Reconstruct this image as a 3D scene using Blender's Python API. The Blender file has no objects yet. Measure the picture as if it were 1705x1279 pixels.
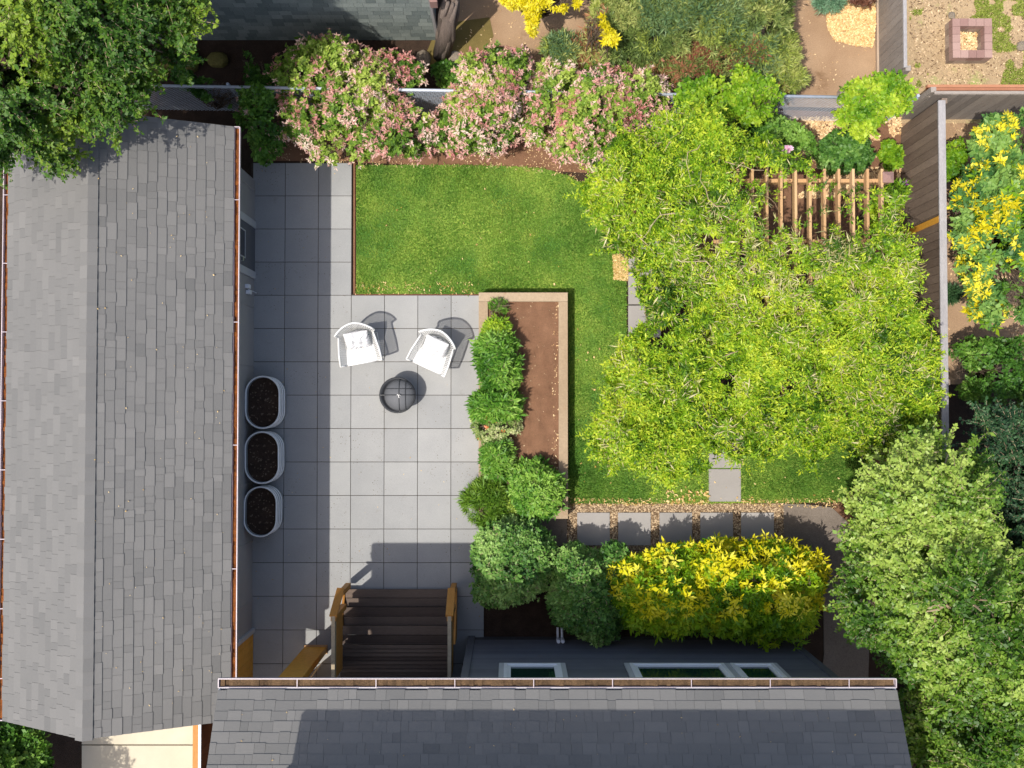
import bpy, math, random
import numpy as np
from mathutils import Vector, Matrix

scn = bpy.context.scene
col = scn.collection
R = math.radians
# ------------------------------------------------------------------ camera, sky, sun, exposure
H = 18.5
F = 1683.0
TILT = R(1.4)
cam = bpy.data.cameras.new("camera")
cam.sensor_width = 36.0
cam.lens = F / 1705.0 * 36.0
cam.clip_end = 500
camo = bpy.data.objects.new("camera", cam)
camo.location = (0, 0, H)
camo.rotation_euler = (TILT, 0, 0)
col.objects.link(camo)
scn.camera = camo

SX, SY = 0.37, 0.31           # how far a shadow runs per metre of height
sun_dir = Vector((-SX, -SY, 1.0)).normalized()      # towards the sun
elev = math.asin(sun_dir.z)
world = bpy.data.worlds.new("World")
scn.world = world
world.use_nodes = True
wn = world.node_tree
for n in list(wn.nodes):
    wn.nodes.remove(n)
sky = wn.nodes.new("ShaderNodeTexSky")
sky.sky_type = 'NISHITA'
sky.sun_disc = False
sky.sun_elevation = elev
sky.sun_rotation = math.atan2(sun_dir.x, sun_dir.y)
sky.air_density = 1.0
sky.dust_density = 3.0
sky.ozone_density = 0.6
bg = wn.nodes.new("ShaderNodeBackground")
bg.inputs[1].default_value = 0.15
wo = wn.nodes.new("ShaderNodeOutputWorld")
wn.links.new(sky.outputs[0], bg.inputs[0])
wn.links.new(bg.outputs[0], wo.inputs[0])
sl = bpy.data.lights.new("sun", 'SUN')
sl.energy = 3.45
sl.angle = R(0.5)
sl.color = (1.0, 0.95, 0.87)
so = bpy.data.objects.new("sun", sl)
so.rotation_euler = sun_dir.to_track_quat('Z', 'Y').to_euler()
so.location = (-10, -8, 30)
col.objects.link(so)
scn.view_settings.view_transform = 'Standard'
scn.view_settings.look = 'None'
scn.view_settings.exposure = 0.42
scn.view_settings.gamma = 1.0
scn.view_settings.use_curve_mapping = False

# ------------------------------------------------------------------ helpers
CT, ST = math.cos(TILT), math.sin(TILT)


def P(px, py, z=0.0):
    """photo measurement (px,py) of something z metres above the ground -> world point"""
    xc = (px - 852.5) / F
    yc = -(py - 639.5) / F
    wy = yc * CT + ST
    wz = yc * ST - CT
    s = (z - H) / wz
    return Vector((xc * s, wy * s, z))


def PX(px, py, z=0.0): return P(px, py, z).x
def PY(px, py, z=0.0): return P(px, py, z).y


def rng(seed): return np.random.default_rng(seed)


def _h(ix, iy, iz, s):
    n = (ix * 374761393 + iy * 668265263 + iz * 2147483647 + s * 974634777) & 0xFFFFFFFF
    n = ((n ^ (n >> 13)) * 1274126177) & 0xFFFFFFFF
    n = n ^ (n >> 16)
    return (n & 0xFFFF) / 65535.0


def noise(p, freq=1.0, seed=0):
    """value noise 0..1 for an (n,3) array"""
    q = np.asarray(p, dtype=float) * freq
    i = np.floor(q).astype(np.int64)
    f = q - i
    f = f * f * (3 - 2 * f)
    r = 0
    for dx in (0, 1):
        wx = f[:, 0] if dx else 1 - f[:, 0]
        for dy in (0, 1):
            wy = f[:, 1] if dy else 1 - f[:, 1]
            for dz in (0, 1):
                wz = f[:, 2] if dz else 1 - f[:, 2]
                r = r + wx * wy * wz * _h(i[:, 0] + dx, i[:, 1] + dy, i[:, 2] + dz, seed)
    return r


ROOT = {}


def tag(o, label=None, cat=None, group=None, kind=None):
    if label: o['label'] = label
    if cat: o['category'] = cat
    if group: o['group'] = group
    if kind: o['kind'] = kind
    return o


def thing(name, loc=(0, 0, 0), label=None, cat=None, group=None, rz=0.0):
    o = bpy.data.objects.new(name, None)
    col.objects.link(o)
    o.empty_display_size = 0.2
    o.location = loc
    o.rotation_euler = (0, 0, rz)
    ROOT[o.name] = Vector(loc)
    tag(o, label, cat, group)
    return o


class MB:
    def __init__(self, seed=0):
        self.v = []; self.f = []; self.a = []; self.n = 0
        self.r = random.Random(seed)

    def add(self, verts, faces, var=None):
        if var is None: var = self.r.random()
        b = self.n
        self.v.extend([tuple(p) for p in verts])
        self.f.extend([tuple(i + b for i in fc) for fc in faces])
        self.a.extend([var] * len(faces))
        self.n += len(verts)

    def hexa(self, c, var=None):
        """8 corners: bottom 4 (ccw from above), then top 4"""
        self.add(c, [(3, 2, 1, 0), (4, 5, 6, 7), (0, 1, 5, 4), (1, 2, 6, 5), (2, 3, 7, 6), (3, 0, 4, 7)], var)

    def box(self, x0, x1, y0, y1, z0, z1, var=None):
        if x0 > x1: x0, x1 = x1, x0
        if y0 > y1: y0, y1 = y1, y0
        self.hexa([(x0, y0, z0), (x1, y0, z0), (x1, y1, z0), (x0, y1, z0),
                   (x0, y0, z1), (x1, y0, z1), (x1, y1, z1), (x0, y1, z1)], var)

    def bar(self, a, b, w, h, up=(0, 0, 1), var=None):
        a = Vector(a); b = Vector(b)
        d = (b - a).normalized(); up = Vector(up)
        s = d.cross(up)
        if s.length < 1e-4: s = d.cross(Vector((1, 0, 0)))
        s.normalize(); t = s.cross(d).normalized()
        s *= w / 2; t *= h / 2
        self.hexa([a - s - t, a + s - t, b + s - t, b - s - t, a - s + t, a + s + t, b + s + t, b - s + t], var)

    def prism(self, poly, z0, z1, var=None):
        n = len(poly)
        ar = sum(poly[i][0] * poly[(i + 1) % n][1] - poly[(i + 1) % n][0] * poly[i][1] for i in range(n))
        if ar < 0: poly = poly[::-1]
        vs = [(p[0], p[1], z0) for p in poly] + [(p[0], p[1], z1) for p in poly]
        fs = [tuple(range(n, 2 * n)), tuple(range(n - 1, -1, -1))]
        fs += [(i, (i + 1) % n, n + (i + 1) % n, n + i) for i in range(n)]
        self.add(vs, fs, var)

    def tube(self, pts, rad, sides=6, closed=False, var=None, cap=True):
        pts = [Vector(p) for p in pts]
        n = len(pts)
        if not hasattr(rad, '__len__'): rad = [rad] * n
        vs = []
        prev = None
        for i, p in enumerate(pts):
            if closed: d = pts[(i + 1) % n] - pts[i - 1]
            else: d = pts[min(i + 1, n - 1)] - pts[max(i - 1, 0)]
            if d.length < 1e-9: d = Vector((0, 0, 1))
            d.normalize()
            if prev is None:
                u = d.cross(Vector((0, 0, 1)))
                if u.length < 1e-3: u = d.cross(Vector((1, 0, 0)))
            else:
                u = prev - d * prev.dot(d)
            u.normalize(); prev = u
            w = d.cross(u)
            for k in range(sides):
                a = 2 * math.pi * k / sides
                vs.append(p + (u * math.cos(a) + w * math.sin(a)) * rad[i])
        fs = []
        m = n if closed else n - 1
        for i in range(m):
            for k in range(sides):
                a = i * sides + k; b = i * sides + (k + 1) % sides
                c = ((i + 1) % n) * sides + (k + 1) % sides; d_ = ((i + 1) % n) * sides + k
                fs.append((a, b, c, d_))
        if cap and not closed:
            fs.append(tuple(range(sides - 1, -1, -1)))
            fs.append(tuple(range((n - 1) * sides, n * sides)))
        self.add(vs, fs, var)

    def lathe(self, prof, cx=0, cy=0, sides=32, sx=1.0, sy=1.0, var=None):
        vs = []
        for r_, z in prof:
            for k in range(sides):
                a = 2 * math.pi * k / sides
                vs.append((cx + r_ * math.cos(a) * sx, cy + r_ * math.sin(a) * sy, z))
        fs = []
        for i in range(len(prof) - 1):
            for k in range(sides):
                k2 = (k + 1) % sides
                fs.append((i * sides + k, i * sides + k2, (i + 1) * sides + k2, (i + 1) * sides + k))
        self.add(vs, fs, var)

    def build(self, name, mat, parent=None, smooth=False, bevel=0.0, kind=None, center=True):
        me = bpy.data.meshes.new(name)
        v = np.array(self.v, dtype=float).reshape(-1, 3)
        off = np.zeros(3)
        if parent is not None:
            off = np.array(ROOT[parent.name])
        elif center:
            lo = v.min(0); hi = v.max(0)
            off = np.array(((lo[0] + hi[0]) / 2, (lo[1] + hi[1]) / 2, lo[2]))
        v = v - off
        me.from_pydata([tuple(x) for x in v], [], self.f)
        at = me.attributes.new('var', 'FLOAT', 'FACE')
        at.data.foreach_set('value', np.array(self.a, dtype=np.float32))
        if smooth: me.polygons.foreach_set('use_smooth', [True] * len(me.polygons))
        me.materials.append(mat)
        me.update()
        return link(name, me, parent, off, bevel, kind)


def link(name, me, parent, off, bevel=0.0, kind=None):
    o = bpy.data.objects.new(name, me)
    col.objects.link(o)
    if parent is not None:
        o.parent = parent
        ROOT[o.name] = ROOT[parent.name]
    else:
        o.location = tuple(off)
        ROOT[o.name] = Vector(off)
    if bevel:
        m = o.modifiers.new('bevel', 'BEVEL'); m.width = bevel; m.segments = 2
        m.limit_method = 'ANGLE'
    if kind: o['kind'] = kind
    return o


def quads_mesh(name, V, var, mat, parent=None, kind=None, tri=False):
    """V: (n,4,3) quads with one 'var' value each"""
    n = V.shape[0]; k = V.shape[1]
    v = V.reshape(-1, 3)
    if parent is not None: off = np.array(ROOT[parent.name])
    else:
        lo = v.min(0); hi = v.max(0)
        off = np.array(((lo[0] + hi[0]) / 2, (lo[1] + hi[1]) / 2, lo[2]))
    me = bpy.data.meshes.new(name)
    me.vertices.add(n * k)
    me.vertices.foreach_set('co', (v - off).astype(np.float32).ravel())
    me.loops.add(n * k)
    me.loops.foreach_set('vertex_index', np.arange(n * k, dtype=np.int32))
    me.polygons.add(n)
    me.polygons.foreach_set('loop_start', np.arange(0, n * k, k, dtype=np.int32))
    me.polygons.foreach_set('loop_total', np.full(n, k, dtype=np.int32))
    at = me.attributes.new('var', 'FLOAT', 'FACE')
    at.data.foreach_set('value', np.asarray(var, dtype=np.float32))
    me.materials.append(mat)
    me.update(calc_edges=True)
    me.validate()
    return link(name, me, parent, off, 0, kind)


def copy_tree(o, parent=None):
    c = o.copy(); col.objects.link(c)
    if parent is not None: c.parent = parent
    for ch in list(o.children): copy_tree(ch, c)
    return c


# ------------------------------------------------------------------ materials
def S(r, g, b):
    f = lambda c: (c / 255 / 12.92) if c / 255 <= 0.04045 else ((c / 255 + 0.055) / 1.055) ** 2.4
    return (f(r), f(g), f(b), 1)


def nodes(name):
    m = bpy.data.materials.new(name); m.use_nodes = True
    nt = m.node_tree
    for n in list(nt.nodes): nt.nodes.remove(n)
    return m, nt


def ramp(nt, fac, stops):
    r = nt.nodes.new("ShaderNodeValToRGB")
    el = r.color_ramp.elements
    while len(el) < len(stops): el.new(0.5)
    for e, (p, c) in zip(el, stops):
        e.position = p; e.color = c if len(c) == 4 else (*c, 1)
    nt.links.new(fac, r.inputs[0])
    return r.outputs[0]


def tex_noise(nt, scale, detail=4, rough=0.6, vec=None, coord='Object', stretch=None):
    t = nt.nodes.new("ShaderNodeTexNoise")
    t.inputs['Scale'].default_value = scale
    t.inputs['Detail'].default_value = detail
    t.inputs['Roughness'].default_value = rough
    tc = nt.nodes.new("ShaderNodeTexCoord")
    if stretch:
        mp = nt.nodes.new("ShaderNodeMapping")
        mp.inputs['Scale'].default_value = stretch
        nt.links.new(tc.outputs[coord], mp.inputs[0])
        nt.links.new(mp.outputs[0], t.inputs[0])
    else:
        nt.links.new(tc.outputs[coord], t.inputs[0])
    return t.outputs[0]


def mix(nt, fac, a, b, mode='MIX'):
    m = nt.nodes.new("ShaderNodeMix"); m.data_type = 'RGBA'; m.blend_type = mode
    if isinstance(fac, (int, float)): m.inputs[0].default_value = fac
    else: nt.links.new(fac, m.inputs[0])
    for i, x in ((6, a), (7, b)):
        if isinstance(x, tuple): m.inputs[i].default_value = x if len(x) == 4 else (*x, 1)
        else: nt.links.new(x, m.inputs[i])
    return m.outputs[2]


def mathn(nt, op, a, b=None):
    m = nt.nodes.new("ShaderNodeMath"); m.operation = op
    for i, x in ((0, a), (1, b)):
        if x is None: continue
        if isinstance(x, (int, float)): m.inputs[i].default_value = x
        else: nt.links.new(x, m.inputs[i])
    return m.outputs[0]


def attr(nt, name='var'):
    a = nt.nodes.new("ShaderNodeAttribute"); a.attribute_name = name
    return a.outputs['Fac']


def finish(nt, colr, rough=0.8, metal=0.0, bump=None, bstr=0.3, bdist=0.01, spec=0.3):
    b = nt.nodes.new("ShaderNodeBsdfPrincipled")
    if isinstance(colr, tuple): b.inputs['Base Color'].default_value = colr
    else: nt.links.new(colr, b.inputs['Base Color'])
    b.inputs['Roughness'].default_value = rough
    b.inputs['Metallic'].default_value = metal
    b.inputs['Specular IOR Level'].default_value = spec
    if bump is not None:
        bn = nt.nodes.new("ShaderNodeBump")
        bn.inputs['Strength'].default_value = bstr
        bn.inputs['Distance'].default_value = bdist
        nt.links.new(bump, bn.inputs['Height'])
        nt.links.new(bn.outputs[0], b.inputs['Normal'])
    o = nt.nodes.new("ShaderNodeOutputMaterial")
    nt.links.new(b.outputs[0], o.inputs[0])
    return b


def mat_mix(name, lo, hi, scale=6, rough=0.85, varw=0.5, fine=80, fineamt=0.25, bstr=0.3, bdist=0.01, metal=0.0,
            stretch=None, spec=0.3, stain=None):
    """base colour between lo and hi by noise and the per-face 'var'"""
    m, nt = nodes(name)
    n1 = tex_noise(nt, scale, 5, 0.6, stretch=stretch)
    v = attr(nt)
    f = mathn(nt, 'ADD', mathn(nt, 'MULTIPLY', n1, 1 - varw), mathn(nt, 'MULTIPLY', v, varw))
    c = ramp(nt, f, [(0.15, lo), (0.85, hi)])
    n2 = tex_noise(nt, fine, 3, 0.7, stretch=stretch)
    g = ramp(nt, n2, [(0.3, (1 - fineamt,) * 3), (0.7, (1 + 0 * fineamt,) * 3)])
    c = mix(nt, 1.0, c, g, 'MULTIPLY')
    if stain:
        n3 = tex_noise(nt, stain[1], 6, 0.7)
        c = mix(nt, ramp(nt, n3, [(stain[2], (0, 0, 0)), (stain[2] + 0.12, (1, 1, 1))]), c, stain[0])
    finish(nt, c, rough, metal, n2, bstr, bdist, spec)
    return m


def mat_leaf(name, stops, transl=0.35, rough=0.5, spec=0.35):
    m, nt = nodes(name)
    v = attr(nt)
    n = len(stops)
    c = ramp(nt, v, [(0.08 + 0.84 * i / (n - 1), s) for i, s in enumerate(stops)])
    b = nt.nodes.new("ShaderNodeBsdfPrincipled")
    nt.links.new(c, b.inputs['Base Color'])
    b.inputs['Roughness'].default_value = rough
    b.inputs['Specular IOR Level'].default_value = spec
    t = nt.nodes.new("ShaderNodeBsdfTranslucent")
    c2 = mix(nt, 1.0, c, (1.0, 1.0, 0.6, 1), 'MULTIPLY')
    nt.links.new(c2, t.inputs[0])
    ms = nt.nodes.new("ShaderNodeMixShader")
    ms.inputs[0].default_value = transl
    nt.links.new(b.outputs[0], ms.inputs[1]); nt.links.new(t.outputs[0], ms.inputs[2])
    o = nt.nodes.new("ShaderNodeOutputMaterial")
    nt.links.new(ms.outputs[0], o.inputs[0])
    return m


M = {}
M['soil'] = mat_mix('soil', S(118, 84, 62), S(162, 122, 94), 3, 0.95, 0.1, 70, 0.35, 0.8, 0.03)
M['dark_soil'] = mat_mix('dark_soil', S(50, 38, 30), S(92, 72, 58), 5, 0.95, 0.1, 60, 0.5, 0.9, 0.03)
M['tan_dirt'] = mat_mix('tan_dirt', S(150, 120, 92), S(190, 160, 128), 1.5, 0.95, 0.05, 60, 0.3, 0.6, 0.02,
                        stain=(S(120, 92, 66), 1.3, 0.6))
M['paver'] = mat_mix('paver', S(146, 147, 147), S(168, 168, 166), 1.6, 0.88, 0.28, 110, 0.2, 0.25, 0.004, stain=(S(138, 137, 134), 5, 0.62))
M['joint'] = mat_mix('joint_sand', S(58, 50, 42), S(96, 84, 70), 8, 0.95, 0.0, 60, 0.4)
M['slab'] = mat_mix('slab', S(144, 140, 136), S(168, 163, 158), 2.5, 0.9, 0.5, 140, 0.15, 0.25, 0.004)
M['concrete_tan'] = mat_mix('concrete_tan', S(190, 180, 158), S(214, 204, 182), 2, 0.9, 0.2, 120, 0.12, 0.2, 0.004)
M['path_conc'] = mat_mix('path_concrete', S(116, 105, 94), S(146, 134, 122), 2, 0.92, 0.1, 60, 0.4, 0.5, 0.008, stain=(S(104, 94, 82), 4, .6))
M['shingle'] = mat_mix('asphalt_shingle', S(100, 100, 99), S(136, 134, 131), 0.8, 0.95, 0.8, 130, 0.16, 0.4, 0.004, spec=0.12)
M['wall_grey'] = mat_mix('grey_wall', S(150, 147, 146), S(164, 161, 160), 2, 0.7, 0.1, 60, 0.06)
M['siding'] = mat_mix('slate_siding', S(90, 91, 98), S(112, 113, 120), 3, 0.65, 0.4, 60, 0.08)
M['trim'] = mat_mix('pale_trim', S(176, 177, 180), S(192, 193, 196), 3, 0.6, 0.2, 60, 0.05)
M['white_vinyl'] = mat_mix('white_vinyl', S(225, 226, 230), S(238, 238, 240), 3, 0.45, 0.2, 60, 0.03)
M['gutter_white'] = mat_mix('gutter_enamel', S(176, 160, 166), S(206, 196, 200), 3, 0.4, 0.2, 30, 0.1)
M['debris'] = mat_mix('gutter_debris', S(84, 46, 22), S(176, 104, 46), 14, 0.95, 0.25, 60, 0.5, 1, 0.02)
M['debris_dark'] = mat_mix('gutter_debris_dark', S(58, 46, 34), S(140, 112, 82), 6, 0.95, 0.2, 50, 0.5, 1, 0.02)
M['cedar'] = mat_mix('cedar', S(176, 118, 52), S(212, 152, 76), 3, 0.6, 0.4, 14, 0.25, 0.2, 0.004, stretch=(6, 1, 1))
M['cedar_new'] = mat_mix('cedar_new', S(214, 152, 52), S(236, 180, 78), 3, 0.6, 0.3, 14, 0.2, 0.2, 0.004)
M['pergola'] = mat_mix('pergola_wood', S(184, 142, 98), S(212, 176, 132), 2, 0.75, 0.5, 30, 0.2, 0.3, 0.004,
                       stretch=(6, .7, 6))
M['bed_wood'] = mat_mix('bed_timber', S(152, 130, 104), S(186, 166, 140), 1.8, 0.85, 0.35, 30, 0.22, 0.3, 0.004,
                        stain=(S(150, 118, 90), 4, 0.58))
M['deck'] = mat_mix('dark_deck', S(74, 60, 52), S(114, 98, 86), 2, 0.7, 0.6, 20, 0.35, 0.3, 0.004, stretch=(.6, 6, 6))
M['rail_grey'] = mat_mix('rail_grey_wood', S(168, 150, 122), S(200, 184, 156), 3, 0.8, 0.3, 20, 0.25)
M['fence'] = mat_mix('weathered_fence', S(96, 80, 68), S(150, 132, 116), 2, 0.85, 0.5, 16, 0.3, 0.4, 0.006,
                     stretch=(5, 5, 0.8), stain=(S(186, 172, 158), 17, 0.64))
M['fence_grey'] = mat_mix('silver_fence', S(128, 120, 114), S(172, 162, 152), 2, 0.85, 0.5, 16, 0.25, 0.4, 0.006,
                          stretch=(5, 5, 0.8), stain=(S(196, 186, 176), 17, 0.64))
M['fence_cap'] = mat_mix('fence_cap', S(150, 146, 146), S(190, 186, 184), 3, 0.85, 0.3, 24, 0.3, stretch=(5, .8, 1))
M['galv'] = mat_mix('galvanised', S(140, 142, 144), S(172, 174, 176), 8, 0.35, 0.1, 50, 0.12, metal=0.25, spec=.6)
M['rim'] = mat_mix('tank_rim', S(226, 226, 224), S(242, 242, 240), 8, 0.35, 0.1, 50, 0.1, metal=0.1, spec=.6)  # paler than the wall: highlight of rim and ribs put into the colour
M['zinc'] = mat_mix('zinc_wire', S(168, 176, 188), S(204, 212, 224), 8, 0.45, 0.3, 50, 0.1, metal=0.15)
M['black_metal'] = mat_mix('black_metal', S(44, 46, 50), S(62, 64, 68), 6, 0.55, 0.1, 60, 0.2)
M['lid_mesh'] = mat_mix('lid_mesh', S(92, 94, 98), S(106, 108, 112), 6, 0.6, 0.1, 200, 0.25, 0.5, 0.003)
M['chrome'] = mat_mix('steel_rod', S(190, 190, 190), S(220, 220, 220), 6, 0.3, 0.1, 60, 0.1, metal=0.8)
M['white_weave'] = mat_mix('white_weave', S(222, 222, 220), S(238, 238, 236), 6, 0.5, 0.3, 60, 0.04)
M['cushion'] = mat_mix('cushion', S(206, 206, 208), S(226, 226, 228), 6, 0.9, 0.1, 14, 0.12, 0.9, 0.03)
M['bark'] = mat_mix('bark', S(86, 70, 56), S(140, 122, 104), 5, 0.95, 0.3, 30, 0.4, 0.8, 0.02)
M['twig'] = mat_mix('pale_twig', S(150, 128, 100), S(204, 184, 152), 5, 0.9, 0.6, 30, 0.3, 0.3, 0.01)
M['driftwood'] = mat_mix('driftwood', S(84, 74, 68), S(176, 158, 146), 4, 0.9, 0.6, 20, 0.45, 0.8, 0.03, stretch=(5, 5, .6))
M['brick'] = mat_mix('red_paver', S(146, 114, 106), S(176, 146, 136), 6, 0.9, 0.7, 50, 0.2)
M['brick_grey'] = mat_mix('grey_block', S(140, 122, 110), S(178, 160, 146), 6, 0.9, 0.7, 50, 0.2)
M['cedar_shingle_wall'] = mat_mix('mossy_wall_shingle', S(104, 114, 112), S(150, 158, 152), 2, 0.9, 0.55, 40, 0.25, 0.4, 0.01,
                                  stretch=(1, 1, 1))
M['chip'] = mat_mix('wood_chip', S(188, 150, 106), S(244, 216, 168), 6, 0.9, 0.9, 30, 0.1)
M['chip_gold'] = mat_mix('fresh_wood_chip', S(206, 166, 108), S(244, 216, 164), 6, 0.9, 0.9, 30, 0.1)
M['gravel'] = mat_mix('gravel', S(110, 88, 66), S(214, 188, 152), 6, 0.9, 0.95, 30, 0.1)
M['dry_leaf'] = mat_mix('dry_leaf', S(176, 140, 70), S(236, 206, 150), 6, 0.8, 0.9, 30, 0.1)
M['rock'] = mat_mix('rock', S(100, 94, 88), S(176, 160, 138), 5, 0.9, 0.4, 20, 0.3, 0.8, 0.03)
M['glass'] = None
m_, nt_ = nodes('window_glass')
b_ = finish(nt_, S(26, 58, 48), 0.06, 0, spec=0.8); M['glass'] = m_
m_, nt_ = nodes('door_glass')
finish(nt_, S(40, 42, 46), 0.08, 0, spec=0.8); M['door_glass'] = m_


def mat_lawn():
    m, nt = nodes('lawn')
    n1 = tex_noise(nt, 0.9, 4, 0.6); n2 = tex_noise(nt, 26, 4, 0.75); n3 = tex_noise(nt, 3.5, 3, 0.6)
    c1 = ramp(nt, n1, [(0.40, S(86, 130, 54)), (0.60, S(144, 170, 72))])
    c2 = ramp(nt, n2, [(0.3, (0.55, 0.55, 0.55)), (0.7, (1.1, 1.1, 1.0))])
    c = mix(nt, 1.0, c1, c2, 'MULTIPLY')
    c = mix(nt, mathn(nt, 'MULTIPLY', ramp(nt, n3, [(0.45, (0, 0, 0)), (0.75, (1, 1, 1))]), 0.4), c, S(146, 154, 70))
    finish(nt, c, 0.9, 0, n2, 0.8, 0.03)
    return m


M['lawn'] = mat_lawn()
L = {}
L['blade'] = mat_leaf('grass_blade', [S(88, 132, 50), S(126, 168, 66), S(178, 196, 92)], 0.3)
L['vine'] = mat_leaf('vine_leaf', [S(58, 96, 12), S(126, 166, 24), S(200, 212, 58)], 0.3)
L['vine_dry'] = mat_leaf('vine_tendril', [S(160, 150, 90), S(196, 190, 130), S(222, 212, 168)], 0.3)
L['laurel'] = mat_leaf('lime_leaf', [S(72, 120, 22), S(122, 164, 30), S(178, 200, 56)], 0.3)
L['honey'] = mat_leaf('honeysuckle_leaf', [S(74, 112, 36), S(124, 158, 54), S(178, 196, 90)], 0.32)
L['pink'] = mat_leaf('pink_blossom', [S(196, 122, 120), S(224, 176, 164), S(240, 220, 204)], 0.3)
L['green'] = mat_leaf('fresh_leaf', [S(52, 94, 30), S(86, 132, 42), S(138, 176, 76)], 0.28)
L['euph'] = mat_leaf('spurge_leaf', [S(46, 92, 24), S(88, 138, 38), S(150, 188, 80)], 0.2)
L['daphne'] = mat_leaf('oval_leaf', [S(50, 92, 36), S(94, 138, 56), S(158, 192, 104)], 0.2)
L['feather'] = mat_leaf('feathery_leaf', [S(64, 104, 26), S(116, 154, 46), S(166, 190, 80)], 0.25)
L['variegated'] = mat_leaf('variegated_leaf', [S(86, 120, 56), S(150, 170, 96), S(222, 220, 168)], 0.3)
L['choisya'] = mat_leaf('golden_leaf', [S(196, 190, 18), S(236, 226, 28), S(248, 242, 96)], 0.36)
L['choisya_green'] = mat_leaf('under_and_shade_leaf', [S(70, 120, 16), S(130, 174, 24), S(190, 208, 40)], 0.36)  # serves the inner leaves and the rosettes coloured as shaded
L['tree'] = mat_leaf('tree_leaf', [S(58, 96, 24), S(112, 148, 46), S(168, 190, 90)], 0.32, 0.42, 0.35)
L['tree_nw'] = mat_leaf('maple_leaf', [S(46, 82, 24), S(78, 116, 34), S(136, 160, 48)], 0.3)
L['dark'] = mat_leaf('dark_leaf', [S(36, 66, 40), S(58, 94, 56), S(90, 124, 80)], 0.28)
L['blue'] = mat_leaf('bluegreen_leaf', [S(84, 124, 92), S(120, 158, 124), S(158, 188, 156)], 0.28)
L['conifer'] = mat_leaf('heath_leaf', [S(76, 98, 50), S(122, 142, 72), S(186, 190, 112)], 0.28)
L['conifer_b'] = mat_leaf('heath_leaf_b', [S(74, 104, 70), S(104, 134, 88), S(140, 158, 104)], 0.28)
L['rust'] = mat_leaf('rusty_tip', [S(126, 74, 58), S(158, 104, 78), S(178, 136, 96)], 0.25)
L['mahonia'] = mat_leaf('lobed_leaf', [S(50, 92, 44), S(88, 132, 62), S(134, 168, 80)], 0.25)
L['yellow'] = mat_leaf('yellow_blossom', [S(196, 184, 20), S(230, 216, 30), S(244, 234, 90)], 0.3)
L['orange'] = mat_leaf('orange_blossom', [S(214, 96, 50), S(236, 122, 70), S(244, 150, 100)], 0.3)
L['magenta'] = mat_leaf('magenta_blossom', [S(190, 60, 140), S(220, 96, 170), S(236, 150, 200)], 0.3)
L['purple'] = mat_leaf('purple_blossom', [S(130, 50, 140), S(160, 70, 170), S(180, 100, 190)], 0.3)
L['palepink'] = mat_leaf('palepink_blossom', [S(220, 160, 196), S(236, 190, 214), S(246, 220, 232)], 0.3)
L['brown'] = mat_leaf('brown_shrub', [S(92, 58, 44), S(130, 88, 68), S(160, 118, 90)], 0.25)
L['moss'] = mat_leaf('moss_leaf', [S(110, 126, 50), S(150, 166, 70), S(176, 186, 96)], 0.3)


# ------------------------------------------------------------------ foliage
def clusters(p, nrm, r, k, Ln, W, el=0.3, eljit=0.35, szj=0.35, fold=0.25, var=None, varj=0.45, seed=0):
    """k leaves radiating from each point around its normal; returns (quads, var)"""
    n = len(p)
    nrm = nrm / np.linalg.norm(nrm, axis=1, keepdims=True)
    ref = np.where(np.abs(nrm[:, 2:3]) < 0.9, np.array([[0, 0, 1.0]]), np.array([[1.0, 0, 0]]))
    u = np.cross(nrm, ref); u /= np.linalg.norm(u, axis=1, keepdims=True)
    v = np.cross(nrm, u)
    a0 = r.random((n, 1)) * 2 * np.pi
    a = a0 + (np.arange(k)[None, :] + r.normal(0, 0.3, (n, k))) * (2 * np.pi / k)
    e = el + r.normal(0, eljit, (n, k))
    ca, sa, ce, se = np.cos(a)[..., None], np.sin(a)[..., None], np.cos(e)[..., None], np.sin(e)[..., None]
    d = ce * (ca * u[:, None] + sa * v[:, None]) + se * nrm[:, None]
    w = np.cross(d, nrm[:, None] + 1e-4)
    w /= np.linalg.norm(w, axis=2, keepdims=True) + 1e-9
    w = w + r.normal(0, 0.25, w.shape)
    up = np.cross(w, d)
    s = (1 + r.normal(0, szj, (n, k))).clip(0.4, 1.8)[..., None]
    sc = (1 + r.normal(0, 0.12, (n, 1, 1))).clip(0.6, 1.5)
    base = p[:, None] + d * Ln * 0.12
    tip = p[:, None] + d * Ln * s * sc
    mid = p[:, None] + d * Ln * s * sc * 0.5 + up * W * fold
    V = np.stack([base, mid + w * W / 2 * s, tip, mid - w * W / 2 * s], axis=2).reshape(-1, 4, 3)
    if var is None: var = np.full(n, 0.5)
    vv = (var[:, None] + (r.random((n, k)) - 0.5) * varj).clip(0, 1).ravel()
    return V, vv


def in_poly(x, y, poly):
    c = np.zeros(len(x), bool); n = len(poly)
    for i in range(n):
        x1, y1 = poly[i][:2]; x2, y2 = poly[(i + 1) % n][:2]
        if y1 == y2: continue
        t = ((y1 > y) != (y2 > y)) & (x < (x2 - x1) * (y - y1) / (y2 - y1) + x1)
        c ^= t
    return c


def dist_poly(x, y, poly):
    d = np.full(len(x), 1e9); n = len(poly)
    for i in range(n):
        x1, y1 = poly[i][:2]; x2, y2 = poly[(i + 1) % n][:2]
        L2 = (x2 - x1) ** 2 + (y2 - y1) ** 2 + 1e-12
        t = (((x - x1) * (x2 - x1) + (y - y1) * (y2 - y1)) / L2).clip(0, 1)
        d = np.minimum(d, np.hypot(x - x1 - t * (x2 - x1), y - y1 - t * (y2 - y1)))
    return d


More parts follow.
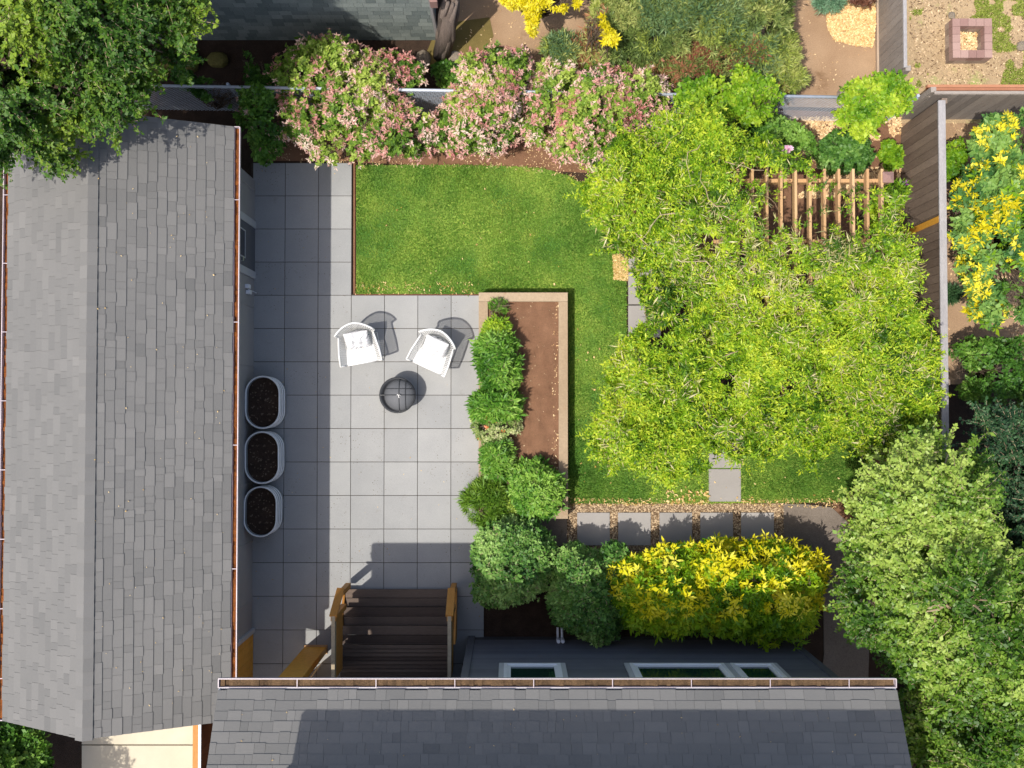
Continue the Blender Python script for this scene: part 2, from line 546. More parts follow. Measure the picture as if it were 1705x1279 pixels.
def poly_blobs(poly, z0, z1, rad, r, spacing=0.75, fall=0.8):
    """lumps (x,y,z,r) filling an outline: low at its rim, high inside"""
    xs = [p[0] for p in poly]; ys = [p[1] for p in poly]
    n = 6000
    x = r.uniform(min(xs), max(xs), n); y = r.uniform(min(ys), max(ys), n)
    ok = in_poly(x, y, poly); x, y = x[ok], y[ok]
    d = dist_poly(x, y, poly)
    dm = max(d.max(), 1e-3)
    rr = rad * r.uniform(0.7, 1.25, len(x))
    rr = np.minimum(rr, np.maximum(d * 1.1, rad * 0.35))
    ok = d > rr * 0.72
    out = []
    for i in np.nonzero(ok)[0]:
        q = True
        for b in out:
            if math.hypot(x[i] - b[0], y[i] - b[1]) < spacing * 0.5 * (rr[i] + b[3]):
                q = False; break
        if q:
            t = 1 - math.exp(-((d[i] - rr[i] * 0.7) / (fall * dm + 1e-3)) * 2.0)
            z = z0 + (z1 - z0) * min(1, max(0, t)) + r.normal(0, 0.14 * (z1 - z0))
            out.append((x[i], y[i], z, rr[i]))
        if len(out) > 320: break
    return out


def blob_points(blobs, dens, r, flat=0.75, zmin=-0.25, depth=0.3, gap=0.0, gapf=3.0, seed=0, lump=0.35, lumpf=7.0):
    P_, N_ = [], []
    B = np.array([(b[0], b[1], b[2], b[3]) for b in blobs])
    for b in blobs:
        n = int(dens * 4 * math.pi * b[3] ** 2 * 0.62)
        n = max(n, 12)
        d = r.normal(size=(n * 2, 3)); d /= np.linalg.norm(d, axis=1, keepdims=True)
        d = d[d[:, 2] > zmin][:n]
        c = np.array(b[:3])
        lm = 1 + lump * ((noise(d + c, lumpf * 0.5, seed + 5) - 0.5) * 1.7 + (noise(d + c, lumpf * 1.3, seed + 6) - 0.5) * 1.3)
        rad = b[3] * lm * (1 - depth * r.random(len(d)) ** 1.6)
        p = c + d * rad[:, None] * np.array([1, 1, flat])
        q = (p[:, None] - B[None, :, :3]) / (B[None, :, 3:4] * np.array([1, 1, flat]))
        inside = (np.linalg.norm(q, axis=2) < 0.62).sum(1) > 0
        p, d = p[~inside], d[~inside]
        P_.append(p); N_.append(d)
    p = np.concatenate(P_); d = np.concatenate(N_)
    if gap > 0:
        g = 0.6 * noise(p, gapf, seed + 9) + 0.4 * noise(p, gapf * 2.7, seed + 10)
        ok = g > gap + .1
        p, d = p[ok], d[ok]
    p[:, 2] = np.maximum(p[:, 2], 0.03)
    return p, d


LEAF = {   # k, length, width, elevation
    'vine': (7, 0.075, 0.020, 0.15), 'rosette': (9, 0.125, 0.027, 0.35), 'oval': (6, 0.060, 0.036, 0.35),
    'tree': (5, 0.058, 0.030, 0.15), 'fine': (10, 0.10, 0.011, 0.6), 'flower': (9, 0.047, 0.015, 0.35),
    'big': (7, 0.12, 0.065, 0.15), 'small': (6, 0.052, 0.028, 0.25), 'star': (10, 0.11, 0.032, 0.3),
    'heath': (9, 0.085, 0.013, 0.7),
}


def sprays(p, nrm, r, length, seg, droop=.12):
    n = len(p)
    t = nrm * np.array([1, 1, .35]) + r.normal(0, .45, (n, 3)) * np.array([1, 1, .5])
    t /= np.linalg.norm(t, axis=1, keepdims=True)
    ln = length * r.uniform(.55, 1.3, n)
    P_, N_ = [], []
    side = np.cross(t, np.array([0, 0, 1.0])); side /= np.linalg.norm(side, axis=1, keepdims=True) + 1e-9
    bend = r.normal(0, .18, n)
    for i in range(seg):
        f = i / (seg - 1)
        c = p + t * (ln * (f - .25))[:, None] + side * (bend * ln * f * f)[:, None]
        c = c - np.array([0, 0, 1.0]) * (droop * ln * f * f)[:, None]
        P_.append(c); N_.append(t * .5 + np.array([0, 0, .8]))
    tw = np.stack([P_[0] - side * .004, P_[0] + side * .004, P_[-1] + side * .002, P_[-1] - side * .002], 1)
    return np.concatenate(P_), np.concatenate(N_), tw


def foliage(name, root, pts, nrm, kind, mat, r, up=0.5, seed=0, varf=2.2, varw=0.6, scale=1.0, varj=0.4, eljit=0.35):
    k, Ln, W, el = LEAF[kind]
    nn = nrm * (1 - up) + np.array([0, 0, 1.0]) * up + r.normal(0, 0.25, nrm.shape)
    var = (0.5 + varw * ((noise(pts, varf, seed) - 0.5) * 1.3 + (noise(pts, varf * 5, seed + 1) - 0.5) * .8)).clip(0, 1)
    V, vv = clusters(pts, nn, r, k, Ln * scale, W * scale, el, eljit, var=var, varj=varj)
    return quads_mesh(name, V, vv, mat, root)


def branches(name, root, base, blobs, r, rad=0.03, mat=None, twigs=3, trunk_h=0.3):
    mb = MB(1)
    base = Vector(base)
    zt = min(b[2] for b in blobs) if blobs else 1
    hub = Vector((base.x, base.y, base.z + max(0.08, trunk_h)))
    if trunk_h > 0.5:
        pts = [base + Vector((0.02 * math.sin(i * 1.7), 0.02 * math.cos(i * 2.1), trunk_h * i / 5)) for i in range(6)]
        mb.tube(pts, [rad * (1.25 - 0.45 * i / 5) for i in range(6)], 10)
        hub = pts[-1]
    for b in blobs:
        c = Vector(b[:3]); 
        m = hub.lerp(c, 0.5) + Vector((r.normal(0, .08), r.normal(0, .08), 0.12 * (c - hub).length))
        q = [hub, hub.lerp(m, .5), m, m.lerp(c, .5), c]
        s = rad * 0.55
        mb.tube(q, [s, s * .8, s * .6, s * .42, s * .28], 5)
        for t in range(twigs):
            d = Vector(r.normal(size=3)); d.z = abs(d.z) * .7; d.normalize()
            e = c + d * b[3] * 0.95
            mm = c.lerp(e, .5) + Vector(r.normal(0, .03, 3))
            mb.tube([c, mm, e], [s * .28, s * .2, s * .1], 4)
    return mb.build(name, mat or M['bark'], root)


def wpoly(pp, z): return [tuple(P(x, y, z)[:2]) for x, y in pp]


def plant(name, label, cat, poly, z0, z1, rad, dens, kind, mat, seed, group=None, base=None, flat=0.75, up=0.5,
          gap=0.28, gapf=3.0, extras=(), trunk=0.15, trunk_r=0.03, scale=1.0, spacing=0.75, varw=0.6, twigs=3,
          bmat=None, varf=2.2, lump=0.35, stem_name='stem', spray=None, ground=0.0, depth=0.3, zmin=-0.25):
    r = rng(seed)
    zm = z0 * 0.65 + z1 * 0.35
    wp = wpoly(poly, zm)
    blobs = poly_blobs(wp, z0, z1, rad, r, spacing)
    if not blobs:
        cx = sum(p[0] for p in wp) / len(wp); cy = sum(p[1] for p in wp) / len(wp)
        blobs = [(cx, cy, (z0 + z1) / 2, rad * 0.7)]
    if base is None:
        base = (np.mean([b[0] for b in blobs]), np.mean([b[1] for b in blobs]), ground)
    root = thing(name, base, label, cat, group)
    p, d = blob_points(blobs, dens, r, flat=flat, gap=gap, gapf=gapf, seed=seed, lump=lump, depth=depth, zmin=zmin)
    p[:, 2] = np.maximum(p[:, 2], ground + 0.04)
    p0, d0 = p, d
    if spray:
        p0, d0, tw = sprays(p, d, r, spray[0], spray[1])
        p0[:, 2] = np.maximum(p0[:, 2], ground + .04)
        quads_mesh('twigs', tw, r.random(len(tw)), M['twig'], root, 'stuff')
    foliage('foliage' if trunk < 0.5 else 'crown', root, p0, d0, kind, mat, r, up=up, seed=seed, scale=scale, varw=varw, varf=varf)
    if spray:
        nt_ = len(tw); p = p0[-nt_:]; d = d + np.array([0, 0, .4])
    for (ename, ekind, emat, frac, opt) in extras:
        m_ = r.random(len(p)) < frac
        if 'up' in opt: m_ &= d[:, 2] > opt['up']
        if 'nf' in opt:
            m_ &= noise(p, opt['nf'], seed + 77) > opt.get('nt', .5)
        if 'south' in opt: m_ &= True
        if m_.sum() < 2: continue
        pp = p[m_] + d[m_] * opt.get('out', 0.03)
        foliage(ename, root, pp, d[m_], ekind, emat, r, up=opt.get('lean', up), seed=seed + 3, scale=opt.get('scale', 1.0))
    branches(stem_name if trunk < 0.5 else 'trunk', root, base, blobs, r, trunk_r, bmat or M['bark'], twigs, trunk)
    return root


# ------------------------------------------------------------------ ground sheets
def sheet(name, pts, z, mat, thick=None, kind='structure'):
    mb = MB(0)
    if thick is None:
        n = len(pts)
        ar = sum(pts[i][0] * pts[(i + 1) % n][1] - pts[(i + 1) % n][0] * pts[i][1] for i in range(n))
        if ar < 0: pts = pts[::-1]
        mb.add([(p[0], p[1], z) for p in pts], [tuple(range(len(pts)))], 0.5)
    else:
        mb.prism(pts, z - thick, z, 0.5)
    return mb.build(name, mat, None, kind=kind)


sheet('ground', [(-60, -60), (60, -60), (60, 60), (-60, 60)], -0.03, M['dark_soil'])
# neighbours' tan earth in the north and east
sheet('bare_earth', wpoly([(740, -400), (1463, -400), (1470, 140), (1440, 180), (740, 165)], 0), -0.022, M['tan_dirt'])
sheet('mossy_earth', wpoly([(730, 40), (815, 28), (822, 60), (790, 110), (700, 110)], 0), -0.017,
      mat_mix('mossy_soil', S(98, 88, 48), S(138, 120, 70), 3, 0.95, 0, 60, .35, .6, .02))
M['yard'] = mat_mix('dry_yard', S(160, 136, 104), S(208, 182, 144), 1.6, 0.95, 0.05, 40, 0.35, 0.7, 0.02,
                    stain=(S(150, 160, 92), 0.9, 0.56))
sheet('dry_yard', wpoly([(1470, -400), (2300, -400), (2300, 205), (1500, 205)], 0), -0.014, M['yard'])
sheet('side_yard', wpoly([(1502, 205), (2300, 205), (2300, 640), (1502, 640)], 0), -0.018, M['tan_dirt'])
# flower bed along the chain-link fence and under the pergola
sheet('flower_bed', wpoly([(440, 150), (1500, 190), (1504, 900), (1400, 900), (1300, 420), (1040, 430), (1030, 290), (592, 270), (592, 520),
                           (588, 520), (588, 268), (440, 268)], 0), -0.012, M['soil'])
# lawn
lawn_px = [(593, 275), (650, 275), (760, 275), (850, 277), (905, 281), (945, 292), (975, 310), (1005, 345), (1043, 420), (1043, 560),
           (1100, 580), (1100, 640), (1440, 640), (1455, 735), (1450, 780), (1432, 815), (1408, 836), (1300, 837), (1180, 838), (1050, 838),
           (945, 838), (945, 486), (797, 486), (797, 490), (593, 490)]
lawn_w = wpoly(lawn_px, 0)
sheet('lawn', lawn_w, 0.0, M['lawn'])
# gravel band and concrete
sheet('gravel_path', wpoly([(945, 838), (1305, 838), (1305, 925), (945, 925)], 0), -0.004,
      mat_mix('gravel_bed', S(110, 84, 60), S(190, 158, 120), 20, 0.95, 0, 60, .5, 1, .03))
sheet('concrete_path', wpoly([(1304, 839), (1345, 840), (1385, 845), (1410, 868), (1430, 898), (1442, 930), (1448, 1060), (1440, 1300),
                              (1345, 1300), (1372, 1090), (1370, 940), (1304, 912)], 0), 0.002, M['path_conc'], 0.06)
sheet('path', wpoly([(137, 1190), (322, 1190), (322, 1239), (137, 1239)], 0), 0.02, M['concrete_tan'], 0.05)
sheet('path', wpoly([(137, 1241), (322, 1241), (322, 1420), (137, 1420)], 0), 0.02, M['concrete_tan'], 0.05)
sheet('concrete_landing', wpoly([(852, 861), (944, 861), (944, 909), (852, 909)], 0), 0.03, M['path_conc'], 0.08)

# patio of large square pavers
PS = 0.61
X0 = -1.115
Y0 = PY(600, 658)
px_top = PY(500, 270); px_mid = PY(650, 490.5)
mb = MB(4)
for i in range(-7, 2):
    for j in range(-9, 9):
        xa, xb = X0 + i * PS, X0 + (i + 1) * PS
        yb, ya = Y0 + (j + 1) * PS, Y0 + j * PS
        xmin = -4.76; xmax = PX(806, 700) if yb < px_mid + .2 else PX(588.5, 400)
        if yb > px_mid + 0.05: xmax = PX(588.5, 400)
        if yb < PY(700, 1052): xmax = PX(770, 1100)
        xa_, xb_ = max(xa, xmin), min(xb, xmax)
        ya_, yb_ = max(ya, PY(600, 1180)), min(yb, px_top)
        if xb_ - xa_ < 0.04 or yb_ - ya_ < 0.04: continue
        g = 0.0045
        dz = mb.r.uniform(-0.0012, 0.0012)
        mb.hexa([(xa_ + g, ya_ + g, -0.03), (xb_ - g, ya_ + g, -0.03), (xb_ - g, yb_ - g, -0.03), (xa_ + g, yb_ - g, -0.03),
                 (xa_ + g, ya_ + g, 0.022 + dz), (xb_ - g, ya_ + g, 0.022 + dz), (xb_ - g, yb_ - g, 0.022 + dz), (xa_ + g, yb_ - g, 0.022 + dz)])
mb.build('patio', M['paver'], kind='structure', bevel=0.003)
sheet('patio_bedding', [(-4.8, PY(500, 1180)), (PX(800, 700), PY(700, 1180)), (PX(800, 700), px_mid + .01), (PX(586, 400), px_mid + .01),
                        (PX(586, 400), px_top - .01), (-4.8, px_top - .01)], 0.006, M['joint'])
# steel edging between the paving and the lawn
mb = MB(5)
mb.bar(P(591.3, 262, 0.01), P(591.3, 491, 0.01), 0.012, 0.05)
mb.bar(P(591.3, 491, 0.01), P(797, 491.2, 0.01), 0.012, 0.04)
tag(mb.build('lawn_edging', mat_mix('rusty_edging', S(96, 60, 44), S(140, 92, 70), 8)), 'thin rusty edging strip between pavers and lawn', 'edging')

# stepping slabs
HOLES = []
STEP_L = ['leftmost square grey slab in the gravel, beside the raised bed', 'second slab from the left in the gravel row',
          'middle slab of the gravel row below the lawn', 'fourth slab in the gravel row, half under shrub shadow',
          'rightmost gravel slab, next to the concrete path']


def slab(x0, x1, y0, y1, label, group, z=0.028):
    a = P(x0, y1); b = P(x1, y0)
    HOLES.append((a.x - .01, b.x + .01, a.y - .01, b.y + .01))
    m = MB(int(x0)); m.box(a.x, b.x, a.y, b.y, -0.03, z)
    tag(m.build('stepping_stone', M['slab'], bevel=0.004), label, 'paving slab', group)


for i, x in enumerate((961, 1029, 1098, 1166, 1234)):
    slab(x, x + 54, 853.5, 908, STEP_L[i], 'stepping stones set in the gravel')
slab(1180, 1233, 781, 835, 'pale square slab in the lawn between grass and gravel path', 'slabs crossing the lawn')
slab(1180, 1233, 725, 779, 'pale slab in the lawn half covered by the pergola vine', 'slabs crossing the lawn')
slab(1180, 1233, 669, 723, 'slab showing as a small pale gap through the vine above the lawn', 'slabs crossing the lawn')
slab(1046, 1100, 398, 452, 'slab at the lawn edge beside the dry patch, vine overhanging it', 'slabs beside the lawn under the vine')
slab(1046, 1100, 454, 507, 'middle slab at the lawn edge under the vine', 'slabs beside the lawn under the vine')
slab(1046, 1100, 509, 562, 'lowest slab at the lawn edge, below the vine gap', 'slabs beside the lawn under the vine')


# ---- scattered small stuff
def scatter(name, poly, n, size, asp, mat, seed, z=0.0, thick=0.3, clump=0.0, kind='stuff', label=None, zfun=None, tilt=.35):
    r = rng(seed)
    xs = [p[0] for p in poly]; ys = [p[1] for p in poly]
    m = n * 6
    x = r.uniform(min(xs), max(xs), m); y = r.uniform(min(ys), max(ys), m)
    ok = in_poly(x, y, poly)
    if clump > 0:
        q = np.stack([x, y, np.zeros_like(x)], 1)
        ok &= (noise(q, 1.6, seed) * .6 + noise(q, 6, seed + 1) * .4) > clump
    x, y = x[ok][:n], y[ok][:n]
    k = len(x)
    a = r.random(k) * 2 * np.pi
    s = size * r.uniform(0.5, 1.5, k)
    w = s * asp * r.uniform(.7, 1.3, k)
    dx = np.stack([np.cos(a), np.sin(a), r.normal(0, tilt, k)], 1) * s[:, None] / 2
    dy = np.stack([-np.sin(a), np.cos(a), r.normal(0, tilt, k)], 1) * w[:, None] / 2
    zz = z + r.random(k) * size * thick + size * 0.15
    if zfun is not None: zz = zz + zfun(x, y)
    c = np.stack([x, y, zz], 1)
    V = np.stack([c - dx - dy, c + dx - dy * .6, c + dx + dy, c - dx * .8 + dy], 1)
    o = quads_mesh(name, V, r.random(k), mat, None, kind)
    return o


scatter('gravel', wpoly([(945, 839), (1305, 839), (1305, 930), (945, 930)], 0), 16000, 0.022, .7, M['gravel'], 1, 0.0)
scatter('bark_mulch', wpoly([(440, 200), (1040, 215), (1040, 310), (975, 312), (900, 280), (592, 273), (440, 268)], 0), 1500, 0.02, .5, M['chip'], 2, -0.01, clump=.5)
scatter('bark_mulch', wpoly([(1290, 195), (1500, 195), (1500, 330), (1290, 330)], 0), 6000, 0.04, .5, M['chip'], 3, -0.01, clump=.42)
r0 = P(1415, 38)
scatter('wood_chips', wpoly([(1392, 5), (1420, -8), (1456, 5), (1457, 40), (1452, 78), (1425, 76), (1390, 68), (1378, 48), (1376, 25)], 0),
        7000, 0.045, .45, M['chip_gold'], 4, -0.01, zfun=lambda x, y: 0.10 * np.exp(-((x - r0.x) ** 2 + (y - r0.y) ** 2) / .12), tilt=.6)
scatter('yard_litter', wpoly([(1515, -60), (1800, -60), (1800, 150), (1515, 150)], 0), 4200, 0.03, .5, M['gravel'], 5, -0.005, clump=.40)
scatter('earth_litter', wpoly([(740, -40), (1463, -40), (1463, 150), (740, 150)], 0), 700, 0.025, .5, M['chip'], 6, -0.015, clump=.4)
scatter('side_litter', wpoly([(1580, 205), (1705, 205), (1705, 600), (1580, 600)], 0), 1500, 0.035, .4, M['chip'], 7, -0.01, clump=.45)
scatter('fallen_leaves', wpoly([(600, 285), (990, 330), (1060, 830), (950, 830), (960, 500), (600, 480)], 0), 26, 0.028, .6, M['dry_leaf'], 8, 0.03, thick=.3)
scatter('fallen_leaves', wpoly([(960, 560), (1060, 560), (1170, 800), (1440, 760), (1400, 835), (960, 835)], 0), 80, 0.028, .6, M['dry_leaf'], 9, 0.03, thick=.3)
scatter('fallen_leaves', wpoly([(1100, 815), (1180, 815), (1180, 838), (1100, 838)], 0), 60, 0.04, .6, M['dry_leaf'], 10, 0.03)
scatter('fallen_leaves', wpoly([(425, 275), (588, 275), (590, 495), (795, 495), (800, 1040), (425, 1040)], 0), 70, 0.018, .5, M['dry_leaf'], 11, 0.024, thick=.2)
scatter('joint_moss', wpoly([(425, 275), (588, 275), (590, 495), (795, 495), (800, 1040), (425, 1040)], 0), 900, 0.010, .6, M['debris_dark'], 71, 0.0235, thick=.05, clump=.56, tilt=.05)
scatter('lawn_fringe', wpoly([(592, 470), (797, 470), (797, 491), (592, 491)], 0), 160, 0.03, .3, M['dry_leaf'], 12, 0.02)
scatter('lawn_fringe', wpoly([(945, 828), (1180, 832), (1180, 842), (945, 842)], 0), 260, 0.03, .35, M['dry_leaf'], 13, 0.02)
scatter('lawn_fringe', wpoly([(1235, 830), (1420, 830), (1385, 846), (1235, 842)], 0), 220, 0.03, .35, M['dry_leaf'], 14, 0.02)
scatter('lawn_fringe', wpoly([(592, 272), (850, 274), (945, 289), (975, 308), (945, 297), (850, 281), (592, 279)], 0), 120, 0.03, .3, M['chip'], 15, 0.01)
scatter('dry_patch', wpoly([(1020, 425), (1045, 420), (1045, 468), (1022, 465)], 0), 1500, 0.04, .25, M['dry_leaf'], 16, 0.02)
scatter('dry_yard_grass', wpoly([(1515, 20), (1720, -40), (1720, 150), (1515, 150)], 0), 14000, 0.028, .3, L['moss'], 17, 0.0, clump=.54, tilt=1.2)


def grass(name, poly, n, seed, mat, h=0.035, clump=0, hole=None):
    r = rng(seed)
    xs = [p[0] for p in poly]; ys = [p[1] for p in poly]
    x = r.uniform(min(xs), max(xs), n); y = r.uniform(min(ys), max(ys), n)
    ok = in_poly(x, y, poly)
    for (hx0, hx1, hy0, hy1) in HOLES:
        ok &= ~((x > hx0) & (x < hx1) & (y > hy0) & (y < hy1))
    x, y = x[ok], y[ok]
    k = len(x)
    q = np.stack([x, y, np.zeros(k)], 1)
    a = r.random(k) * 2 * np.pi
    x = x + r.normal(0, .012, k); y = y + r.normal(0, .012, k)
    q = np.stack([x, y, np.zeros(k)], 1)
    hh = h * r.uniform(.5, 1.4, k) * (.6 + .8 * noise(q, 1.4, seed))
    lean = r.normal(0, .55, k)
    b = q + np.array([0, 0, 0.0])
    w = np.stack([np.cos(a), np.sin(a), np.zeros(k)], 1) * 0.006
    t = b + np.stack([-np.sin(a) * lean * hh, np.cos(a) * lean * hh, hh], 1)
    V = np.stack([b - w, b + w, t + w * .3, t - w * .3], 1)
    var = -.05 + 1.1 * (noise(q, .9, seed + 1) * .6 + noise(q, 3.5, seed + 2) * .4) + r.normal(0, .14, k)
    quads_mesh(name, V, var.clip(0, 1), mat, None, 'stuff')


grass('lawn_grass', lawn_w, 420000, 21, L['blade'])

# ------------------------------------------------------------------ roofs
def shingles(mb, o, u, Lu, v, Lv, exp=0.143, seed=0):
    """architectural shingle courses on a slope: o eave corner, u along the eave, v up the slope"""
    r = random.Random(seed)
    o = Vector(o); u = Vector(u).normalized(); v = Vector(v).normalized(); n = u.cross(v).normalized()
    if n.z < 0: n = -n
    nc = int(math.ceil(Lv / exp))
    for i in range(nc):
        a = i * exp; b = min(a + exp * 1.12, Lv)
        x = -r.uniform(0, .2)
        while x < Lu:
            w = r.choice((.11, .15, .19, .22, .26, .31))
            xa, xb = max(0, x), min(Lu, x + w - 0.003)
            x += w
            if xb - xa < .01: continue
            thick = r.random() < .5
            h0 = 0.011 if thick else 0.006
            h1 = 0.002
            a_ = a - (0.004 if thick else 0) + (0.0 if thick else 0.006)
            p = [o + u * xa + v * a_, o + u * xb + v * a_, o + u * xb + v * b, o + u * xa + v * b]
            t = [p[0] + n * (h0 + .006), p[1] + n * (h0 + .006), p[2] + n * (h1 + .0015), p[3] + n * (h1 + .0015)]
            var = r.gauss(.50, .06) - (.0 if thick else .07) - (.08 if r.random() < .05 else 0)
            vs = p + t
            fl = [(4, 5, 6, 7), (0, 1, 5, 4), (1, 2, 6, 5), (3, 0, 4, 7)]
            if u.cross(v).z < 0: fl = [f[::-1] for f in fl]
            mb.add(vs, fl, min(1, max(0, var)))


def deck_plane(mb, o, u, Lu, v, Lv, th=0.03):
    o = Vector(o); u = Vector(u).normalized() * Lu; v = Vector(v).normalized() * Lv
    n = u.cross(v).normalized()
    if n.z < 0: n = -n
    mb.hexa([o - n * th, o + u - n * th, o + u + v - n * th, o + v - n * th, o, o + u, o + u + v, o + v], .25)


# ---- house A (west, single storey)
zE = 2.65
xE = PX(386.5, 650, zE)
xW = PX(11, 650, zE)
yN = PY(390, 211, zE)
yS = PY(370, 1200, zE)
zR = 3.55
xR = PX(144, 650, zR)
pA = math.atan2(zR - zE, xE - xR)
hA = thing('garden_house', (xR, (yN + yS) / 2, 0), 'long single storey building with grey shingle gable roof on the left', 'building')
sl_len = math.hypot(xE - xR, zR - zE)
for side in (0, 1):
    mb = MB(side)
    if side == 0:
        o = (xE, yS, zE); v = (xR - xE, 0, zR - zE); u = (0, 1, 0)
    else:
        o = (xW, yS, zE); v = (xR - xW, 0, zR - zE); u = (0, 1, 0)
    ll = Vector(v).length
    deck_plane(mb, o, u, yN - yS, v, ll)
    shingles(mb, o, u, yN - yS, v, ll - 0.02, seed=3 + side)
    rf = mb.build('roof_slope', M['shingle'], hA)
mb = MB(9)
y = yS
while y < yN - .02:
    y2 = min(y + .2, yN)
    nrmv = .012
    for sgn in (1, -1):
        ex = xR + sgn * 0.13; ez = zR - 0.13 * math.tan(pA) + .022
        mb.hexa([(xR, y - .02, zR + .004), (ex, y - .02, ez - .014), (ex, y2, ez - .02), (xR, y2, zR + .0),
                 (xR, y - .02, zR + .030), (ex, y - .02, ez + .012), (ex, y2, ez), (xR, y2, zR + .018)] if sgn > 0 else
                [(ex, y - .02, ez - .014), (xR, y - .02, zR + .004), (xR, y2, zR), (ex, y2, ez - .02),
                 (ex, y - .02, ez + .012), (xR, y - .02, zR + .030), (xR, y2, zR + .018), (ex, y2, ez)], mb.r.uniform(.42, .62))
    y = y2
mb.build('ridge_cap', M['shingle'], hA)
xwE = PX(422.5, 660, 0.0)
xwW = xW + .35
wN, wS = yN - 0.25, yS + 0.10
mb = MB(2)
pent = lambda yy: [(xwW, yy, -.03), (xwE, yy, -.03), (xwE, yy, zE - .04), (xR, yy, zR - .1), (xwW, yy, zE - .04)]
mb.add(pent(wS) + pent(wN), [(0, 1, 2, 3, 4), (9, 8, 7, 6, 5), (0, 5, 6, 1), (1, 6, 7, 2), (2, 7, 8, 3), (3, 8, 9, 4), (4, 9, 5, 0)], .5)
for k in range(9):      # vertical battens in the wall
    yy = wS + .2 + k * (wN - wS - .4) / 8
    if PY(410, 455, 1) < yy < PY(410, 350, 1): continue
    mb.box(xwE, xwE + .012, yy - .02, yy + .02, 0, zE - .06, .5)
mb.build('wall', M['wall_grey'], hA)
mb = MB(3)
mb.box(xE - .03, xE - .003, yS, yN, zE - .17, zE - .035)
mb.box(xW + .003, xW + .03, yS, yN, zE - .17, zE - .035)
mb.build('fascia', M['trim'], hA)


def gutter(parent, a, b, side, debris_mat, hang=1.1, w=.10, dep=.08):
    """open box gutter from a to b; side = unit vector pointing away from the roof"""
    a = Vector(a); b = Vector(b); s = Vector(side)
    m1 = MB(1)
    m1.bar(a + s * .006 + Vector((0, 0, -dep / 2)), b + s * .006 + Vector((0, 0, -dep / 2)), .006, dep)
    m1.bar(a + s * w + Vector((0, 0, -dep / 2)), b + s * w + Vector((0, 0, -dep / 2)), .007, dep)
    m1.bar(a + s * (w + .006) + Vector((0, 0, .003)), b + s * (w + .006) + Vector((0, 0, .003)), .012, .010)
    m1.bar(a + s * w / 2 + Vector((0, 0, -dep)), b + s * w / 2 + Vector((0, 0, -dep)), w, .006)
    for e in (a, b):
        m1.bar(e + s * .0 + Vector((0, 0, -dep / 2)), e + s * w + Vector((0, 0, -dep / 2)), .012, dep + .014)
    g = m1.build('gutter', M['gutter_white'], parent)
    d = (b - a); ln = d.length; d.normalize()
    m2 = MB(2); n = int(ln / .06)
    for i in range(n):
        t0 = .02 + (ln - .04) * i / n; t1 = .02 + (ln - .04) * (i + 1) / n
        z = -dep + .035 + m2.r.uniform(-.012, .012)
        m2.hexa([a + d * t0 + s * .01 + Vector((0, 0, -dep + .004)), a + d * t1 + s * .01 + Vector((0, 0, -dep + .004)),
                 a + d * t1 + s * (w - .006) + Vector((0, 0, -dep + .004)), a + d * t0 + s * (w - .006) + Vector((0, 0, -dep + .004)),
                 a + d * t0 + s * .01 + Vector((0, 0, z)), a + d * t1 + s * .01 + Vector((0, 0, z)),
                 a + d * t1 + s * (w - .006) + Vector((0, 0, z - .004)), a + d * t0 + s * (w - .006) + Vector((0, 0, z - .004))])
    m2.build('leaf_debris', debris_mat, g)
    k = int(ln / hang)
    for i in range(1, k + 1):
        c = a + d * (ln * i / (k + .6))
        m3 = MB(3); m3.bar(c + Vector((0, 0, .006)), c + s * (w + .004) + Vector((0, 0, .006)), .011, .006)
        m3.build('hanger', M['gutter_white'], g)
    return g


gutter(hA, (xE, yS + .42, zE - .01), (xE, yN, zE - .01), (1, 0, 0), M['debris'], 1.95, w=.085)
gutter(hA, (xW, yN, zE - .01), (xW, yS, zE - .01), (-1, 0, 0), M['debris'], 1.1, w=.085)
# door with glass in the east wall
dy0, dy1 = PY(410, 438, 1.2), PY(410, 361, 1.2)
mb = MB(1); X = xwE
mb.box(X + .003, X + .03, dy0 - .13, dy0, 0.02, 2.2); mb.box(X + .003, X + .03, dy1, dy1 + .13, .02, 2.2)
mb.box(X + .003, X + .034, dy0 - .13, dy1 + .13, 2.2, 2.32)
mb.build('door_trim', M['trim'], hA)
mb = MB(2); mb.box(X + .003, X + .016, dy0, dy1, .04, 2.2)
dr = mb.build('door', mat_mix('door_paint', S(92, 94, 100), S(104, 106, 112), 3), hA)
mb = MB(2); mb.box(X + .0165, X + .020, dy0 + .17, dy1 - .17, .75, 2.05); mb.build('door_pane', M['door_glass'], dr)
mb = MB(2)
for (a, b, c, d) in ((dy0 + .15, dy0 + .17, .73, 2.07), (dy1 - .17, dy1 - .15, .73, 2.07)):
    mb.box(X + .0165, X + .026, a, b, c, d)
mb.box(X + .0165, X + .026, dy0 + .17, dy1 - .17, .73, .75)
mb.build('pane_frame', M['trim'], dr)
mb = MB(2); mb.tube([(X + .02, dy0 + .07, 1.0), (X + .06, dy0 + .07, 1.0), (X + .06, dy0 + .15, 1.0)], .01); mb.build('handle', M['chrome'], dr)
# cedar side door near the deck
cy0, cy1 = PY(400, 1165, 1.3), PY(404, 1080, 1.3)
mb = MB(3)
nb = 6
for i in range(nb):
    mb.box(X + .004, X + .03, cy0 + (cy1 - cy0) * i / nb + .003, cy0 + (cy1 - cy0) * (i + 1) / nb - .003, .05, 2.2)
cd = mb.build('cedar_door', M['cedar_new'], hA)
mb = MB(3); mb.box(X + .004, X + .06, cy1, cy1 + .07, .02, 2.2); mb.build('door_trim', M['trim'], hA)
